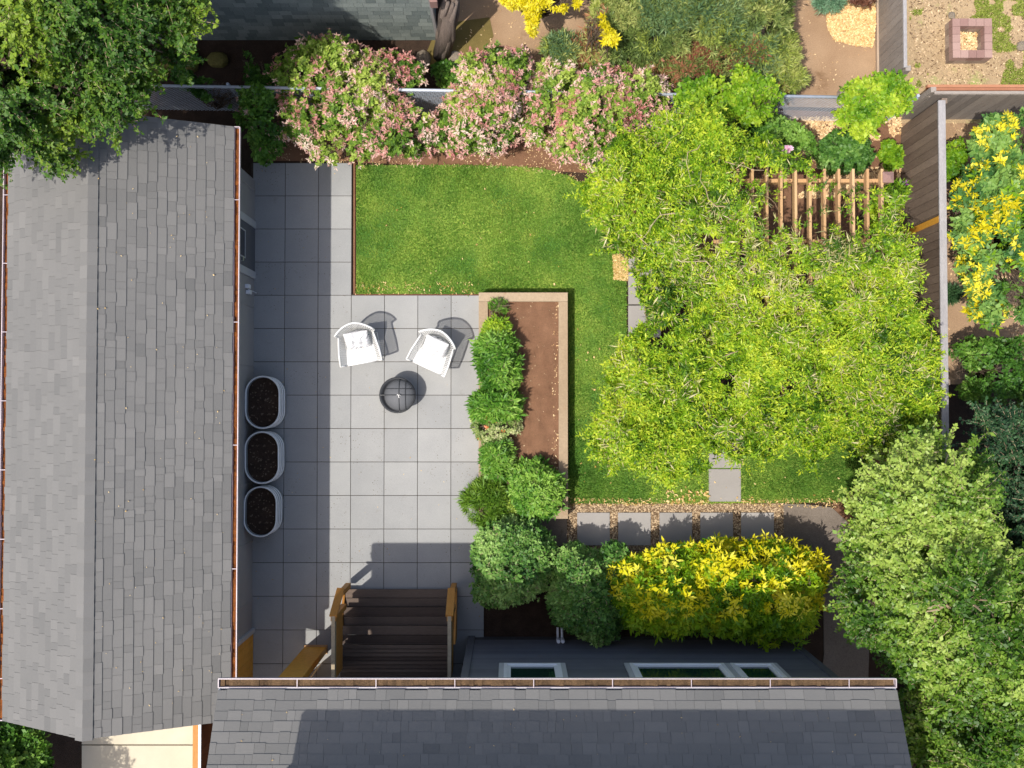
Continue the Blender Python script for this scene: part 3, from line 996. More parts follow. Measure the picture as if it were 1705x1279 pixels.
# outlet boxes
mb = MB(3)
for (yy, zz) in ((PY(421, 477, .6), .62), (PY(421, 486, .6), .55)):
    mb.box(X + .003, X + .075, yy - .035, yy + .035, zz - .08, zz + .06)
mb.tube([(X + .05, PY(421, 482, .6), .62), (X + .05, PY(421, 482, .6), .05)], .008)
tag(mb.build('outlet_box', M['white_vinyl'], bevel=.006), 'pair of small white weatherproof boxes low on the grey wall above the tanks', 'outlet box')

# ---- house B (south, tall eave)
zB = 4.3
yE = PY(900, 1149, zB)
xB0 = PX(363, 1150, zB); xB1 = PX(1493, 1140, zB)
hB = thing('main_house', ((xB0 + xB1) / 2, yE - 2.5, 0), 'tall slate blue house with grey shingle roof along the bottom edge', 'house')
pit = R(29); LvB = 3.4
v = (0, -math.cos(pit), math.sin(pit))
mb = MB(5)
deck_plane(mb, (xB1, yE, zB), (-1, 0, 0), xB1 - xB0, v, LvB)
shingles(mb, (xB1, yE, zB), (-1, 0, 0), xB1 - xB0, v, LvB, seed=11)
mb.build('roof_slope', M['shingle'], hB)
mb = MB(6)
mb.box(xB0, xB1, yE + .003, yE + .025, zB - .19, zB - .035)
mb.bar((xB0 + .012, yE, zB - .1), (xB0 + .012, yE - LvB * math.cos(pit), zB - .1 + LvB * math.sin(pit)), .024, .14)
mb.bar((xB1 - .012, yE, zB - .1), (xB1 - .012, yE - LvB * math.cos(pit), zB - .1 + LvB * math.sin(pit)), .024, .14)
mb.build('fascia', M['trim'], hB)
gutter(hB, (xB0, yE + .026, zB - .015), (xB1, yE + .026, zB - .015), (0, 1, 0), M['debris_dark'], 1.12, w=.12)
# walls: siding boards
yW = PY(1000, 1060, 0)
xw0 = PX(781, 1060, 0); xw1 = PX(1312, 1060, 0)
mb = MB(7)
mb.box(xw0 + .02, xw1 - .02, yE - 3.0, yW - .03, -.03, zB - .1, .4)
z = .25
while z < zB - .15:
    mb.hexa([(xw0, yW - .03, z), (xw1, yW - .03, z), (xw1, yW - .03, z + .115), (xw0, yW - .03, z + .115),
             (xw0, yW, z), (xw1, yW, z), (xw1, yW - .014, z + .115), (xw0, yW - .014, z + .115)][0:0] or
            [(xw0, yW - .03, z), (xw1, yW - .03, z), (xw1, yW, z), (xw0, yW, z),
             (xw0, yW - .03, z + .12), (xw1, yW - .03, z + .12), (xw1, yW - .016, z + .12), (xw0, yW - .016, z + .12)])
    mb.hexa([(xw1 - .03, yE - 3, z), (xw1, yE - 3, z), (xw1, yW, z), (xw1 - .03, yW, z),
             (xw1 - .03, yE - 3, z + .12), (xw1 - .016, yE - 3, z + .12), (xw1 - .016, yW - .016, z + .12), (xw1 - .03, yW - .016, z + .12)])
    mb.hexa([(xw0, yE - 3, z), (xw0 + .03, yE - 3, z), (xw0 + .03, yW, z), (xw0, yW, z),
             (xw0 + .016, yE - 3, z + .12), (xw0 + .03, yE - 3, z + .12), (xw0 + .03, yW - .016, z + .12), (xw0 + .016, yW - .016, z + .12)])
    z += .12
mb.build('wall', M['siding'], hB)
for q0 in (xw0 - .01, xw1 - .11):
    mb = MB(8); mb.box(q0, q0 + .12, yW - .04, yW + .022, 0, zB - .12); mb.build('corner_board', M['siding'], hB)
mb = MB(8); mb.box(xw0 - .0, xw1 + .0, yW - .03, yW - .008, -.03, .25); mb.build('foundation', mat_mix('foundation', S(70, 70, 72), S(96, 96, 98), 4), hB)
# recessed porch wall behind the deck, left end extended to block the sun
mb = MB(9)
mb.box(xB0 + .04, xw0 + .02, yE - 3.0, yE - 1.2, -.03, zB - .1, .4)
mb.build('porch_wall', M['siding'], hB)
# soffit closing the eave
mb = MB(9)
mb.box(xB0 + .02, xB1 - .02, yE - 1.1, yE - .005, zB - .17, zB - .14)
mb.build('soffit', M['trim'], hB)


def window(xa, xb, z0, z1, trimname='window'):
    m = MB(1)
    t = .09
    m.box(xa, xa + t, yW + .001, yW + .03, z0, z1); m.box(xb - t, xb, yW + .001, yW + .03, z0, z1)
    m.box(xa + t, xb - t, yW + .001, yW + .028, z0, z0 + t); m.box(xa + t, xb - t, yW + .001, yW + .028, z1 - t, z1)
    w = m.build('window', M['trim'], hB)
    return w


def sash(w, xa, xb, z0, z1):
    m = MB(1); t = .055
    for k, (dd, q) in enumerate(((0, .05), (.055, .03))):
        a, b, c, d = xa + dd, xb - dd, z0 + dd, z1 - dd
        m.box(a, a + t, yW + .004, yW + q, c, d); m.box(b - t, b, yW + .004, yW + q, c, d)
        m.box(a + t, b - t, yW + .004, yW + q - .001, c, c + t); m.box(a + t, b - t, yW + .004, yW + q - .001, d - t, d)
    m.build('frame', M['white_vinyl'], w)
    m = MB(1); m.box(xa + .11, xb - .11, yW + .003, yW + .012, z0 + .11, z1 - .11); m.build('pane', M['glass'], w)


zs = 2.02
xa, xb = PX(831, 1112, zs), PX(941, 1112, zs)
w1 = window(xa, xb, zs, 3.5); sash(w1, xa + .08, xb - .08, zs + .08, 3.42)
xa, xb = PX(1039, 1112, zs), PX(1293, 1112, zs)
w2 = window(xa, xb, zs, 3.5)
xm0 = PX(1203, 1112, zs); xm1 = PX(1214, 1112, zs)
sash(w2, xa + .08, xm0, zs + .08, 3.42)
mb = MB(1); mb.box(xm0 + .002, xm1 - .002, yW + .002, yW + .026, zs + .09, 3.41); mb.build('mullion', M['trim'], w2)
sash(w2, xm1, xb - .08, zs + .08, 3.42)
# unseen upper storey added south of the frame to throw the roof's shadow
zU = 7.4
zc = 4.3 + .45
q = P(487, 1206, zc + .02)
ux, uy = q.x - SX * (zU - zc), q.y - SY * (zU - zc)
mb = MB(3)
mb.box(ux + .25, 4.3, uy - 5, uy - .3, 3.0, zU - .1)
mb.build('unseen_upper_wall', M['siding'], hB)
mb = MB(3)
mb.hexa([(ux, uy - 5, zU + 1.2), (4.55, uy - 5, zU + 1.2), (4.55, uy, zU - .12), (ux, uy, zU - .12),
         (ux, uy - 5, zU + 1.35), (4.55, uy - 5, zU + 1.35), (4.55, uy, zU), (ux, uy, zU)])
mb.build('unseen_upper_roof', M['shingle'], hB)
# two drain pipes on the slate wall
for k, x in enumerate((928, 935)):
    mb = MB(3)
    b = P(x, 1046, .12); x_ = b.x
    mb.tube([(x_, yW + .22, .25), (x_, yW + .10, .27), (x_, yW + .045, .32), (x_, yW + .045, .62)], .022, 8)
    mb.tube([(x_, yW + .045, .40), (x_, yW + .045, .60)], .034, 8)
    tag(mb.build('vent_pipe', M['white_vinyl'], smooth=False), ('left' if k == 0 else 'right') + ' one of two short white pipes on the slate wall base', 'pipe',
        'pair of white pipes')
# cedar post beside the steps
mb = MB(3)
a = P(508, 1076, .0); b = P(544, 1076, .0)
mb.box(a.x, b.x, a.y - .12, a.y, 0.022, zB - .17)
post = mb.build('porch_post', M['cedar_new'], None, bevel=.006)
tag(post, 'thick golden cedar post under the bottom roof gutter left of the steps', 'post')
mb = MB(3); mb.box(a.x - .01, b.x + .02, a.y - .13, a.y + .03, .021, .06)
bb = mb.build('post_base', M['pergola'], post, bevel=.004)
mb = MB(3); q = P(527, 1116, .5); mb.tube([(q.x, q.y, .02), (q.x, q.y, 1.3)], .012, 8)
tag(mb.build('downpipe', M['white_vinyl']), 'thin pale pipe between the cedar post and the steps', 'pipe')

# ---- deck steps
st = thing('deck_stairs', P(667, 1060), 'dark wooden steps with cedar handrails climbing to the porch', 'stairs')
sx0, sx1 = PX(574, 1000, .2), PX(757, 1000, .2)
ys_ = [PY(660, 981, .18), PY(660, 1011, .36), PY(660, 1042, .54), PY(660, 1074, .72)]
zz = [.18, .36, .54, .72]
for i in range(4):
    mb = MB(20 + i)
    y1 = ys_[i]
    y0 = ys_[i + 1] if i < 3 else yE - .9
    nbd = 2 if i < 3 else 10
    wd = (y1 - (y0 - (.03 if i < 3 else 0))) / nbd
    for k in range(nbd):
        xa_ = sx0 + .01
        mb.box(xa_, sx1 - .01, y1 - (k + 1) * wd + .004, y1 - k * wd - .004, zz[i] - .035, zz[i])
    mb.build('tread' if i < 3 else 'deck_boards', M['deck'], st, bevel=.003)
    m = MB(3); m.box(sx0 + .03, sx1 - .03, y1 - .06, y1 - .03, zz[i] - .18 if i else .02, zz[i] - .037)
    m.build('riser', M['deck'], st)
for (pt, pm, pb, nm, wd) in (((576, 984), (550, 1026), (541, 1122), 'left', .085), ((757, 984), (746, 1026), (741, 1122), 'right', .085)):
    zlo, zhi = 1.0, 1.62
    A = P(*pt, zlo); B = P(*pm, zhi)
    C = P(*pb, zhi)
    B.x = A.x * .3 + B.x * .7; C.x = B.x
    A.x = B.x + (.02 if nm == 'left' else .0)
    C.y = yE - .6
    m = MB(4); m.bar(A + Vector((0, .04, 0)), B, .13, .035); m.build('handrail', M['cedar'], st, bevel=.004)
    m = MB(4); m.bar(B + Vector((0, -.005, -.07)), C + Vector((0, 0, -.07)), .06, .14)
    m.build('guard_rail', M['rail_grey'], st, bevel=.003)
    m = MB(5)
    m.box(A.x - .045, A.x + .045, A.y - .09, A.y, .19, zlo - .02)
    m.build('newel_post', M['cedar'], st)
    m = MB(5)
    m.box(B.x - .045, B.x + .045, B.y - .09, B.y, .55, zhi - .02)
    m.build('newel_post', M['cedar'], st)
    m = MB(6)     # board infill under the guard rail
    yy = B.y - .1
    k = 0
    m.box(B.x - .02, B.x + .02, C.y, B.y - .095, .78, zhi - .145)
    m.build('guard_panel', M['cedar'], st)
for x in (sx0 - .02, sx1 + .02):
    m = MB(7)
    m.hexa([(x - .02, ys_[0] - .05, .0), (x + .02, ys_[0] - .05, .0), (x + .02, ys_[0], .0), (x - .02, ys_[0], .0)] +
           [(x - .02, ys_[0] - .05, .15), (x + .02, ys_[0] - .05, .15), (x + .02, ys_[0], .15), (x - .02, ys_[0], .15)])
    m.hexa([(x - .019, ys_[3], .1), (x + .019, ys_[3], .1), (x + .019, ys_[0] - .06, .0), (x - .019, ys_[0] - .06, .0),
            (x - .019, ys_[3], .68), (x + .019, ys_[3], .68), (x + .019, ys_[0] - .06, .15), (x - .019, ys_[0] - .06, .15)])
    m.build('stringer', M['cedar'], st)

# cedar bench edge at the lower left path
cb = thing('cedar_bench', P(330, 1260), 'long cedar bench top beside the pale concrete path at lower left', 'bench')
mb = MB(3); a = P(321, 1205, .45); b = P(337, 1400, .45)
mb.box(a.x, b.x, b.y, a.y + .1, .41, .45); mb.build('bench_top', M['cedar'], cb, bevel=.004)
mb = MB(3); mb.box(a.x + .03, b.x - .03, b.y, a.y, 0, .408); mb.build('bench_base', M['cedar'], cb)
cw = thing('cedar_wall', (-4.81, yS - 1.5, 0), 'tall red brown cedar board wall with white cap in the gap between the two roofs at lower left', 'board wall')
mb = MB(3)
for i in range(22):
    yy = yS + .02 - i * .15
    mb.box(-4.82, -4.80, yy - .147, yy, 0, 2.8)
mb.build('boards', mat_mix('red_cedar', S(110, 62, 34), S(150, 92, 52), 3), cw)
mb = MB(3); mb.box(-4.825, -4.785, yS - 3.3, yS + .03, 2.801, 2.825); mb.build('cap', M['white_vinyl'], cw)

# ------------------------------------------------------------------ raised bed
rb = thing('raised_bed', P(871, 675), 'long timber raised bed with bare brown soil in the middle of the garden', 'raised bed')
zb = .42
def bp(x, y): return P(x, y, zb)
x0, x1 = bp(797, 600).x, bp(945.5, 600).x
y1_, y0_ = bp(870, 487).y, bp(870, 864).y
bw = .165
for nm, a in (('l', (x0, x0 + bw, y0_ + bw, y1_ - bw)), ('r', (x1 - bw, x1, y0_ + bw, y1_ - bw)), ('t', (x0, x1, y1_ - bw + .002, y1_)), ('b', (x0, x1, y0_, y0_ + bw - .002))):
    m = MB(ord(nm[0])); m.box(a[0], a[1], a[2], a[3], -.03, zb)
    m.build('timber', M['bed_wood'], rb, bevel=.006)
gx, gy = 40, 90
r = rng(5)
mb = MB(1)
vs = []
for j in range(gy + 1):
    for i in range(gx + 1):
        vs.append((x0 + bw + (x1 - x0 - 2 * bw) * i / gx, y0_ + bw + (y1_ - y0_ - 2 * bw) * j / gy, 0))
vs = np.array(vs); vs[:, 2] = zb - .10 + .05 * noise(vs, 3, 1) + .03 * noise(vs, 11, 2)
fs = [(j * (gx + 1) + i, j * (gx + 1) + i + 1, (j + 1) * (gx + 1) + i + 1, (j + 1) * (gx + 1) + i) for j in range(gy) for i in range(gx)]
mb.add(vs, fs, .5)
mb.build('bed_soil', M['soil'], rb, smooth=True)
scatter('bed_mulch', [(x0 + bw, y0_ + bw), (x1 - bw, y0_ + bw), (x1 - bw, y1_ - bw), (x0 + bw, y1_ - bw)], 260, .018, .5, M['gravel'], 22, zb - .055, thick=.6)
scatter('bed_mulch', [(x1 - bw - .12, y0_ + bw), (x1 - bw, y0_ + bw), (x1 - bw, y1_ - bw), (x1 - bw - .12, y1_ - bw)], 110, .025, .5, M['chip'], 23, zb - .055, thick=.6)


# ------------------------------------------------------------------ stock tanks
def make_tank():
    root = thing('stock_tank', (0, 0, 0))
    W, LN, hh = .295, .46, .6

    def oval(rw, ext, z, n=14):
        pts = []
        cyy = LN - W
        for k in range(n + 1):
            a = math.pi * k / n
            pts.append((rw * math.cos(a), cyy + rw * math.sin(a), z))
        for k in range(n + 1):
            a = math.pi + math.pi * k / n
            pts.append((rw * math.cos(a), -cyy + rw * math.sin(a), z))
        return pts
    prof = []
    for i in range(25):
        t = i / 24
        z = .0 + hh * t
        w = W * (.985 + .015 * t)
        for c in (.2, .5, .8):
            w += .002 * math.exp(-((t - c) / .035) ** 2)
        prof.append((w, z))
    m = MB(1)
    vs = []; n = 30
    for w, z in prof: vs += oval(w, 0, z)
    k = 30
    fs = [(i * k + j, i * k + (j + 1) % k, (i + 1) * k + (j + 1) % k, (i + 1) * k + j) for i in range(len(prof) - 1) for j in range(k)]
    m.add(vs, fs, .5)
    vs = []
    for w, z in ((W * .97, hh), (W * .9, .4)): vs += oval(w, 0, z)
    m.add(vs, [(j, j + k, (j + 1) % k + k, (j + 1) % k) for j in range(k)], .5)
    m.build('tank_wall', M['galv'], root, smooth=True)
    m = MB(2); m.tube(oval(W + .002, 0, hh), .016, 8, closed=True); m.build('rim', M['rim'], root, smooth=True)
    for zr in (.2, .34, .48):
        m = MB(2); m.tube(oval(W + .002, 0, zr), .013, 8, closed=True); m.build('rib', M['rim'], root, smooth=True)
    m = MB(3); m.add(oval(W - .015, 0, hh - .09), [tuple(range(30))], .3)
    m.build('soil', M['dark_soil'], root)
    rr = rng(3)
    x = rr.uniform(-W + .05, W - .05, 60); y = rr.uniform(-LN + .1, LN - .1, 60)
    c = np.stack([x, y, np.full(60, hh - .08)], 1)
    a = rr.random(60) * 6.28; s = rr.uniform(.008, .02, 60)[:, None]
    dx = np.stack([np.cos(a), np.sin(a), a * 0], 1) * s; dyy = np.stack([-np.sin(a), np.cos(a), a * 0 + .3], 1) * s * .6
    o = quads_mesh('soil_crumbs', np.stack([c - dx - dyy, c + dx - dyy, c + dx + dyy, c - dx + dyy], 1), rr.random(60), M['bark'], root, 'stuff')
    return root


tk = make_tank()
TL = ['topmost galvanised oval tank of bare soil along the grey wall', 'middle galvanised oval tank of bare soil along the grey wall',
      'lowest galvanised oval tank of bare soil, nearest the steps']
for i, (x, y, s) in enumerate(((437.5, 670, 1), (436.5, 762, .99), (434, 852, .95))):
    t = tk if i == 0 else copy_tree(tk)
    q = P(x, y, .6)
    t.location = (q.x, q.y, .022); t.scale = (s, s * .99, 1)
    t.rotation_euler = (0, 0, [0, .01, -.012][i] + (math.pi if i == 1 else 0))
    tag(t, TL[i], 'planter tank', 'galvanised stock tanks against the wall')


# ------------------------------------------------------------------ chairs
def weave(mb, S_, nu, nv, wu, wv, seg=10):
    """woven panel: strips of the surface S_(u,v)"""
    def strip(f, n_off, w):
        pass
    for i in range(nu):          # strips running along v at fixed u
        u0 = (i + .5 - wu / 2) / nu; u1 = (i + .5 + wu / 2) / nu
        vs = []; fs = []
        for k in range(seg + 1):
            t = k / seg
            vs += [S_(u0, t), S_(u1, t)]
        fs = [(2 * k, 2 * k + 1, 2 * k + 3, 2 * k + 2) for k in range(seg)]
        mb.add(vs, fs)
    for j in range(nv):
        v0 = (j + .5 - wv / 2) / nv; v1 = (j + .5 + wv / 2) / nv
        vs = []
        for k in range(seg + 1):
            t = k / seg
            a, b = S_(t, v0), S_(t, v1)
            vs += [(a[0], a[1], a[2] + .004), (b[0], b[1], b[2] + .004)]
        fs = [(2 * k, 2 * k + 1, 2 * k + 3, 2 * k + 2) for k in range(seg)]
        mb.add(vs, fs)


def make_chair():
    root = thing('garden_chair', (0, 0, 0))
    # local: front = -Y, back = +Y
    def lerp(a, b, t): return tuple(a[i] + (b[i] - a[i]) * t for i in range(3))
    def bil(a, b, c, d): return lambda u, v: lerp(lerp(a, b, u), lerp(d, c, u), v)
    fl, fr = (-.27, -.28, .42), (.27, -.28, .42)
    bl, br = (-.22, .20, .40), (.22, .20, .40)
    afl, afr = (-.37, -.29, .60), (.37, -.29, .60)
    abl, abr = (-.31, .22, .66), (.31, .22, .66)
    m = MB(1); weave(m, bil(fl, fr, br, bl), 16, 14, .55, .55, 4); m.build('seat', M['white_weave'], root)
    for s in (1, -1):
        m = MB(2)
        q = [(-.27 * s, -.28, .42), (-.22 * s, .20, .40), (-.31 * s, .22, .66), (-.37 * s, -.29, .60)]
        weave(m, bil(*q), 16, 9, .36, .36, 4); m.build('arm_panel', M['white_weave'], root)

    def back(u, v):
        a = (u - .5) * 2
        x = a * (.23 + .12 * v)
        y = .20 + .06 * v + (.15 + .03 * v) * (1 - a * a) * .8 - .02 * v * abs(a)
        z = .40 + v * (.50 - .10 * abs(a) ** 3)
        return (x, y, z)
    m = MB(3); weave(m, back, 22, 16, .36, .36, 10); m.build('backrest', M['white_weave'], root)
    m = MB(4)
    top = [back(k / 14, 1) for k in range(15)]
    loop = [afl, (-.36, -.1, .63), (-.33, .1, .65), abl] 
    m.tube([fl, fr], .014, 6); m.tube([afl, fl], .014, 6); m.tube([afr, fr], .014, 6)
    m.tube([(-.37, -.29, .60), (-.36, -.1, .63), (-.33, .1, .655), (-.31, .22, .67)], .017, 6)
    m.tube([(.37, -.29, .60), (.36, -.1, .63), (.33, .1, .655), (.31, .22, .67)], .017, 6)
    m.tube([fl, bl, (-.22, .2, .4)], .012, 6); m.tube([fr, br], .012, 6)
    m.tube(top, .018, 6)
    m.tube([abl, (-.34, .24, .72), top[0]], .016, 6); m.tube([abr, (.34, .24, .72), top[-1]], .016, 6)
    m.tube([back(k / 10, 0) for k in range(11)], .012, 6)
    m.build('frame', M['white_weave'], root, smooth=True)
    for s in (1, -1):
        m = MB(5)
        m.tube([(s * .25, -.24, .41), (s * .31, -.27, .012), (s * .30, .26, .012), (s * .21, .18, .40)], .009, 6)
        m.build('leg', M['white_weave'], root)
    # scatter cushion leaning on the back
    n = 26
    vs = []; rr = rng(8)
    for j in range(n + 1):
        for i in range(n + 1):
            a = (i / n - .5) * 2; b = (j / n - .5) * 2
            # squircle cushion
            th = max(0, (1 - a ** 4) * (1 - b ** 4)) ** .45
            x = a * .215; y = b * .175
            crease = .02 * math.sin(7 * a + 4 * b) * math.cos(5 * b - 3 * a) + .02 * math.cos(13 * math.atan2(b, a)) * min(1, math.hypot(a, b))
            vs.append((x, y, th * (.085 + crease)))
    top = np.array(vs); bot = top * np.array([1, 1, -1])
    tilt = R(44)
    def tr(v):
        y = v[:, 1] * math.cos(tilt) - v[:, 2] * math.sin(tilt); z = v[:, 1] * math.sin(tilt) + v[:, 2] * math.cos(tilt)
        return np.stack([v[:, 0], y + .13, z + .60], 1)
    m = MB(6)
    f = [(j * (n + 1) + i, j * (n + 1) + i + 1, (j + 1) * (n + 1) + i + 1, (j + 1) * (n + 1) + i) for j in range(n) for i in range(n)]
    m.add(tr(top), f, .5); m.add(tr(bot), [q[::-1] for q in f], .5)
    cu = m.build('cushion', M['cushion'], None, smooth=True, center=False)
    return root, cu


ch, cu = make_chair()
for i, (x, y, rz) in enumerate(((597, 578, R(10)), (720, 588, R(-25)))):
    c = ch if i == 0 else copy_tree(ch)
    q = P(x, y, .6)
    c.location = (q.x, q.y, .022); c.rotation_euler = (0, 0, rz); c.scale = (1.0, 1.0, 1.0)
    tag(c, ['white woven patio armchair on the left, shadow falling to its right', 'white woven patio armchair nearest the raised bed'][i], 'chair', 'white patio armchairs')
    d = cu if i == 0 else cu.copy()
    if i: col.objects.link(d)
    d.name = 'cushion'
    d.location = (q.x, q.y, .022); d.rotation_euler = (0, 0, rz)
    tag(d, ['puffy white cushion on the left patio chair', 'puffy white cushion on the chair nearest the raised bed'][i], 'cushion', 'white cushions on the chairs')

# ------------------------------------------------------------------ fire pit
q = P(662, 658, .4)
fp = thing('fire_pit', (q.x, q.y, .022), 'round black fire pit with domed mesh lid below the two chairs', 'fire pit')
m = MB(1)
cx, cy = q.x, q.y
m.lathe([(.02, .24), (.14, .25), (.24, .31), (.30, .40), (.325, .42), (.325, .435), (.295, .435), (.26, .39), (.18, .31), (.02, .28)], cx, cy, 40)
m.build('bowl', M['black_metal'], fp, smooth=True)
for k in range(3):
    m = MB(1)
    a = .6 + k * 2.094
    m.tube([(cx + .2 * math.cos(a), cy + .2 * math.sin(a), .30), (cx + .27 * math.cos(a), cy + .27 * math.sin(a), .03)], .012, 6)
    m.build('leg', M['black_metal'], fp)
m = MB(1)
lx, ly = cx + .045, cy + .0
m.lathe([(.275 * math.cos(t), .43 + .16 * math.sin(t)) for t in np.linspace(0, math.pi / 2 - .01, 12)], lx, ly, 40)
lid = m.build('lid', M['lid_mesh'], fp, smooth=True)
m = MB(1)
def dome(a, t): return (lx + .279 * math.cos(t) * math.cos(a), ly + .279 * math.cos(t) * math.sin(a), .434 + .163 * math.sin(t))
for a in (0, math.pi / 2):
    m.tube([dome(a, t) for t in np.linspace(0, math.pi, 24)], .007, 6)
m.tube([dome(a, .0) for a in np.linspace(0, 2 * math.pi, 40)[:-1]], .010, 6, closed=True)
for s in (.12,):
    m.tube([(lx + .279 * .4, ly + .255 * math.sin(t), .436 + .15 * abs(math.cos(t))) for t in np.linspace(-math.pi / 2, math.pi / 2, 18)], .006, 6)
    m.tube([(lx + .255 * math.sin(t), ly + .279 * .4, .436 + .15 * abs(math.cos(t))) for t in np.linspace(-math.pi / 2, math.pi / 2, 18)], .006, 6)
m.build('lid_bars', M['black_metal'], lid, smooth=True)
m = MB(1); m.tube([(cx - .3, ly, .44), (lx - .14, ly, .56), (lx, ly, .61)], .006, 6); m.tube([(lx, ly - .29, .44), (lx, ly - .14, .57), (lx, ly, .61)], .006, 6)
m.tube([(lx - .03, ly, .605), (lx - .02, ly, .635), (lx + .02, ly, .635), (lx + .03, ly, .605)], .006, 6)
m.build('handle', M['chrome'], lid)

# ------------------------------------------------------------------ fences
def board_fence(name, a, b, h, label, face, mat, cap_w=.12, seed=0, cap_mat=None, extra=None, capz=.04, step=.145):
    """vertical boards from a to b (ground points); face = unit vector of the boards' visible side"""
    a = Vector((a[0], a[1], 0)); b = Vector((b[0], b[1], 0)); fc = Vector(face)
    root = thing(name, (a + b) / 2, label, 'fence')
    d = b - a; ln = d.length; d.normalize()
    m = MB(seed); x = 0
    while x < ln - .02:
        w = min(step, ln - x)
        p = a + d * (x + w / 2) + fc * .02
        m.bar(p + Vector((0, 0, -.02)), p + Vector((0, 0, h)), w - .008, .02, up=fc, var=min(1, max(0, m.r.gauss(.5, .25))))
        x += w
    m.build('boards', mat, root)
    m = MB(seed + 1); m.bar(a + Vector((0, 0, h + capz / 2)), b + Vector((0, 0, h + capz / 2)), cap_w, capz)
    m.build('cap_rail', cap_mat or M['fence_cap'], root, bevel=.004)
    n = max(1, int(ln / 2.2))
    for i in range(n + 1):
        p = a + d * (ln * i / n) - fc * .06
        m = MB(i); m.bar(p, p + Vector((0, 0, h)), .09, .09); m.build('post', mat, root)
    m = MB(9)
    for zz in (.35, h - .25):
        m.bar(a - fc * .02 + Vector((0, 0, zz)), b - fc * .02 + Vector((0, 0, zz)), .05, .09)
    m.build('rail', mat, root)
    return root


hf = 1.66
xf = PX(1569.5, 430, hf)
yfN = PY(1570, 168, hf)
ef = board_fence('board_fence', (xf, yfN), (xf, -9.0), hf, 'tall dark brown board fence with pale cap running down the right side', (-1, 0, 0), M['fence'], seed=3)
for (py_, w) in ((378, .10), (584, .10)):
    m = MB(1); yy = PY(1540, py_, .9)
    m.bar((xf - .045, yy, 0), (xf - .045, yy, hf), .03, w, up=(0, 1, 0)); m.build('cedar_batten', M['cedar_new'], ef)
board_fence('board_fence', P(1500, 196)[:2], (12.5, P(1500, 196).y), 1.45, 'weathered grey board fence running right along the top of the side yard', (0, -1, 0), M['fence_grey'], seed=5, cap_w=.05, cap_mat=M['fence_grey'])
hu = 1.2
board_fence('board_fence', (PX(1506, 60, hu), PY(1500, 150, 0)), (PX(1506, 60, hu), 13), hu, 'grey leaning board fence at the top edge beside the wood chips', (-1, 0, 0), M['fence_grey'], seed=7, cap_w=.06)
m = MB(1)
a = P(1541, 152); m.bar((a.x, a.y, .06), (12.5, a.y, .06), .05, .14)
m.bar((a.x, a.y + .07, .04), (12.5, a.y + .07, .04), .05, .10)
tag(m.build('edging_board', mat_mix('red_board', S(168, 112, 84), S(200, 144, 112), 4)), 'long reddish edging boards on the ground above the weathered fence', 'edging')
m = MB(1); m.bar(P(1466, -100, .04), P(1467, 135, .04), .05, .14); m.bar(P(1460, -100, .03), P(1461, 135, .03), .04, .08)
tag(m.build('edging_board', mat_mix('grey_board', S(150, 128, 106), S(190, 168, 146), 4)), 'pale kickboard along the foot of the top fence', 'edging')

# chain-link fence
def chain():
    hc = 1.42
    a = P(150, 141, hc); b = P(1528, 164, hc)
    a.z = b.z = 0
    root = thing('chain_link_fence', (a + b) / 2, 'silver chain link fence with round top rail behind the pink shrubs', 'fence')
    d = (b - a); ln = d.length; d.normalize()
    Z = Vector((0, 0, 1))
    m = MB(1); m.tube([a + Z * hc, b + Z * hc], .028, 8); m.build('top_rail', M['zinc'], root, smooth=True)
    n = 6
    for i in range(n + 1):
        p = a + d * (ln * i / n)
        m = MB(1); m.tube([p + Vector((0, .04, 0)), p + Vector((0, .04, hc + .03))], .028, 8); m.build('post', M['zinc'], root)
    m = MB(2)
    sp = .072
    w = .0026
    for s in (0, 1):
        x = -hc
        while x < ln:
            p0 = a + d * x; p1 = a + d * (x + hc)
            z0, z1 = (0.02, hc) if s == 0 else (hc, .02)
            # clip
            xa, xb = x, x + hc
            za, zb_ = z0, z1
            if xa < 0: za = z0 + (z1 - z0) * (0 - xa) / hc; xa_ = 0
            else: xa_ = xa
            if xb > ln: zb_ = z0 + (z1 - z0) * (ln - xa) / hc; xb_ = ln
            else: xb_ = xb
            A = a + d * xa_ + Z * za; B = a + d * xb_ + Z * zb_
            if (B - A).length > .02:
                off = Vector((0, .004 if s else -.004, 0))
                m.tube([A + off, B + off], w, 3, cap=False)
            x += sp
    m.build('wire_mesh', M['zinc'], root)


chain()

# ------------------------------------------------------------------ neighbour house (top left)
nb = thing('neighbour_house', P(500, 0), 'neighbouring house wall of mossy grey green shingles at the top left', 'house')
yb_ = PY(600, 67, 0); xb1 = PX(727, 67, 0)
mb = MB(31)
mb.box(-12, xb1 - .02, yb_ + .03, yb_ + 5, -.03, 4.2, .4)
z = 0.0
rr = random.Random(4)
while z < 4.2:
    x = -9.5 - rr.random() * .2
    while x < xb1 - .01:
        w = rr.uniform(.14, .28)
        x2 = min(x + w - .004, xb1)
        if x2 > -9.5:
            mb.hexa([(x, yb_ + .03, z), (x2, yb_ + .03, z), (x2, yb_ - .0, z), (x, yb_ - .0, z)][::-1] +
                    [(x, yb_ + .03, z + .17), (x2, yb_ + .03, z + .17), (x2, yb_ + .018, z + .17), (x, yb_ + .018, z + .17)][::-1], rr.random())
        x += w
    z += .17
mb.build('wall', M['cedar_shingle_wall'], nb)
m = MB(1); m.box(xb1 - .005, xb1 + .04, yb_ - .012, yb_ + .1, 0, 4.2); m.build('corner_board', M['wall_grey'], nb)
m = MB(1); m.box(-12, xb1 + .4, yb_ - .4, yb_ + 5.3, 4.21, 4.4); m.build('roof', M['shingle'], nb)
